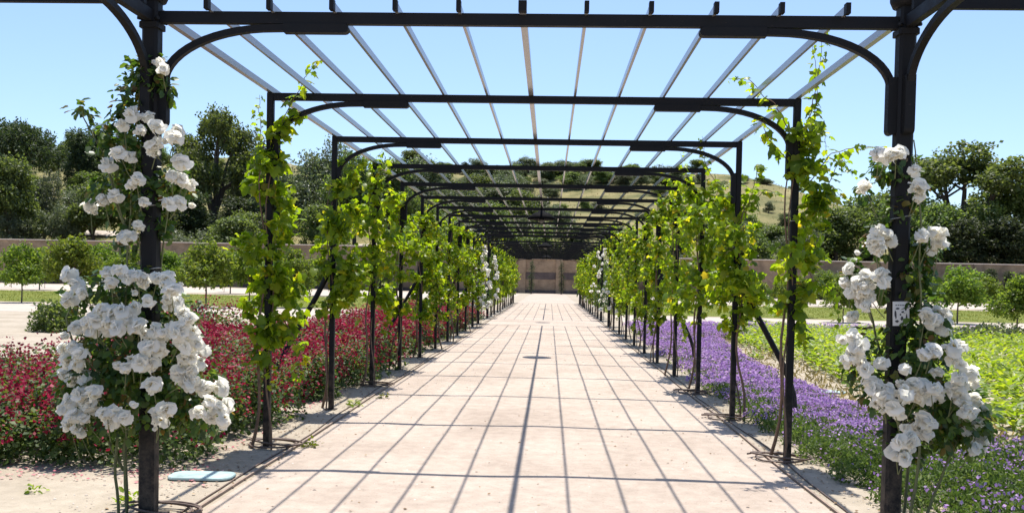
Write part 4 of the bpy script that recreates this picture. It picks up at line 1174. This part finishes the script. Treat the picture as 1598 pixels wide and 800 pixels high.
for k in range(96):
    X = float(rng.uniform(-150, -6)); Y = float(rng.uniform(128, 262))
    if X > -34 and Y > 225: continue
    kd = ('broad', 'olive', 'dark', 'broad', 'olive')[k % 5]
    t = tree(kd, 400, 300, 60, Y, "unremarkable green tree among the wooded slope behind the left wall", "trees of the wooded slope")
    hh = float(rng.uniform(5.5, 9.5)); ww = hh * (.62 if kd == 'dark' else .95) * float(rng.uniform(.85, 1.15))
    t.location = (X, Y, tz(X, Y) - .6); t.scale = (ww / NAT_W[kd], ww / NAT_W[kd], hh / NAT_H[kd])
# ridge
rg = np.random.default_rng(300)
for k in range(105):
    cx = float(rg.uniform(600, 1090)); Y = float(rg.uniform(255, 287) if k % 3 else rg.uniform(225, 262))
    if Y < 252 and cx > 880: continue
    kd = ('olive', 'broad', 'olive', 'dark')[k % 4]; q = at(cx, 300, Y)
    t = tree(kd, cx, 300, 40, Y, "rounded scrub tree in the dark thicket along the hill crest above the pergola", "scrub thicket on the hill crest")
    hh = float(rg.uniform(3.2, 6.0)); ww = hh * (.7 if kd == 'dark' else 1.25)
    t.location = (q.x, Y, tz(q.x, Y) - .8); t.scale = (ww / NAT_W[kd], ww / NAT_W[kd], hh / NAT_H[kd])
for k in range(34):
    cx = float(rg.uniform(610, 880)); Y = float(rg.uniform(150, 235)); kd = ('broad', 'olive', 'olive')[k % 3]
    q = at(cx, 300, Y); t = tree(kd, cx, 300, 40, Y, "leafy green tree on the wooded slope left of the bare grass patch", "leafy trees left of the bare hillside patch")
    hh = float(rg.uniform(5, 8)); t.location = (q.x, Y, tz(q.x, Y) - .8); t.scale = (hh / NAT_W[kd],) * 2 + (hh / NAT_H[kd],)
ridge = [(672, 262, 30), (702, 252, 34), (728, 262, 26), (752, 266, 30), (780, 264, 22), (806, 254, 30), (832, 262, 26), (858, 264, 24), (884, 248, 22), (912, 262, 30), (940, 260, 26), (966, 266, 34), (990, 268, 26), (1020, 266, 30), (1050, 262, 34), (640, 258, 30), (610, 262, 30)]
for k, (cx, yt_, wp) in enumerate(ridge):
    tree(('dark', 'olive', 'broad')[k % 3] if wp > 24 else 'dark', cx, yt_ , wp, 286 - (k % 3) * 4, "dark small tree in the row on the hill ridge behind the pergola", "trees on the ridge", .5)
tree('broad', 1284, 299, 44, 284, "lone dark tree on the ridge right of the second right post", None, .5)
for k in range(30):
    cx = float(rg.uniform(660, 1330)); Y = float(rg.uniform(190, 275))
    q = at(cx, 400, Y); z = tz(q.x, Y)
    s = tree(('olive', 'broad')[k % 2], cx, 400, 10, Y, "scattered low green bush on the dry grassy hillside", "bushes on the dry hillside")
    h = float(rg.uniform(1.6, 3.6)); wm = float(rg.uniform(2.5, 5.5)); s.name = "hill_bush"; s.scale = (wm / 8, wm / 8, h / 8)
    s.location.z = z - h * .22
for k in range(30):
    cx = float(rg.uniform(1060, 1350)); Y = float(rg.uniform(127, 185)); kd = ('broad', 'olive', 'broad', 'olive', 'dark')[k % 5]
    q = at(cx, 300, Y); t = tree(kd, cx, 300, 40, Y, "green tree in the grove at the foot of the dry hill above the right wall", "grove at the foot of the dry hill")
    hh = float(rg.uniform(4.5, 8)); ww = hh * (.6 if kd == 'dark' else 1.0)
    t.location = (q.x, Y, tz(q.x, Y) - .6); t.scale = (ww / NAT_W[kd], ww / NAT_W[kd], hh / NAT_H[kd])
for k in range(46):
    X = float(rg.uniform(-95, -9) if k % 2 else rg.uniform(9, 85)); kd = ('olive', 'broad', 'dark')[k % 3]
    t = tree(kd, 400, 300, 40, 117.5, "leafy shrub growing against the foot of the long brick wall at %s" % ("left" if X < 0 else "right"), "shrubs along the %s brick wall" % ("left" if X < 0 else "right"))
    hh = float(rg.uniform(2.2, 5.2)); ww = float(rg.uniform(1.6, 4.2)); t.name = "wall_shrub"; t["category"] = "shrub"
    t.location = (X, 117.6 - float(rg.uniform(0, 1.5)), -.2); t.scale = (ww / NAT_W[kd], ww / NAT_W[kd], hh / NAT_H[kd])
# right side
RG = "trees behind the right wall"
hr = [('open', 1505, 222, 190, 142, "tall spreading tree with visible limbs at right skyline"), ('broad', 1215, 352, 70, 150, "low green tree over the right wall behind vines"), ('olive', 1262, 345, 70, 146, "grey green tree over the wall left of right rose"), ('broad', 1308, 325, 96, 142, "green tree over the wall just left of right rose"), ('broad', 1362, 302, 104, 150, "green tree directly behind the right front rose"), ('broad', 1415, 305, 100, 140, "dense green tree just right of the right front post"),
      ('broad', 1465, 318, 110, 134, "low dense tree under the tall spreading tree at its left"), ('broad', 1535, 316, 112, 134, "low dense tree under the tall spreading tree at its right"), ('broad', 1600, 282, 118, 139, "large green tree cut by the right picture edge"), ('dark', 1500, 345, 90, 130, "dark low conifer over the right wall coping"), ('dark', 1575, 340, 90, 130, "dark low conifer over the wall at right edge"), ('broad', 1650, 300, 110, 145, "green tree beyond the right picture edge")]
for (k, cx, yt_, wp, Y, lab) in hr[:-1]: tree(k, cx, yt_, wp, Y, lab, RG)
# pillars of ivy-like cypress before the end wall
for cx, lab in ((830, "slim dark cypress left before the end brick wall"), (877, "slim dark cypress right before the end brick wall")):
    t = tree('cypress', cx, 404, 8, 114, lab, "cypresses at the end wall")
    t.scale = (.62, .62, 4.55 / 10)
# dark plants trained on the right wall
for k, (cx, yt_) in enumerate([(1352, 424), (1415, 422), (1452, 420), (1545, 418), (1592, 426)]):
    tree('dark', cx, yt_, 26 + 6 * (k % 2), 117, ["dark slim shrub before the right wall left of the rose", "dark shrub before the right wall behind the front post", "dark shrub before the right wall left of a round young tree", "pointed dark shrub before the wall between two young trees", "dark shrub before the wall at the right edge"][k], "dark shrubs at the right wall")

# ------------------------------------------------------------------ walls
def wall(name, x0, x1, y, h, label, pil, band=False):
    root = empty(name, ((x0 + x1) / 2, y, 0))
    cx = (x0 + x1) / 2
    mb = MB(); mb.box((0, 0, h / 2 - .2), (x1 - x0, .5, h + .4)); mb.build("brickwork", M_BRICK, root)
    mb = MB(); mb.box((0, 0, h + .002 + .07), (x1 - x0 + .1, .74, .14), bev=.03); mb.build("coping", M_STONE, root)
    for px in pil:
        mb = MB(); mb.box((0, 0, h / 2), (.95, .3, h + .0)); o = mb.build("pilaster", M_BRICK, root); o.location = (px - cx, -.40, 0)
    if band:
        for (a, b) in band:
            mb = MB(); mb.box((0, 0, 0), (b - a, .03, .95)); o = mb.build("dark_panel", M_BRICKD, root); o.location = ((a + b) / 2 - cx, -.267, 2.35)
    mb = MB(); mb.box((0, 0, .22), (x1 - x0 - .02, .1, .46)); o = mb.build("base_shade_strip", M_BRICKD, root); o.location = (0, -.304, 0)  # shadow line at the wall foot, put in as a dark strip
    return tag(root, label, "wall")
wall("brick_wall", -8.0, 8.0, 120, 4.55, "brown brick end wall with dark panels closing the pergola path", (-7.2, -3.5, 1.5, 6.5), [(-3.0, 1.0), (2.0, 6.0), (-6.7, -4.0)])
wall("brick_wall", -160, -8.12, 120, 5.8, "long higher brick wall behind the young trees at left", tuple(range(-150, -10, 12)))
wall("brick_wall", 8.12, 150, 120, 4.95, "long brick wall with pale coping below the trees at right", tuple(range(20, 150, 12)))
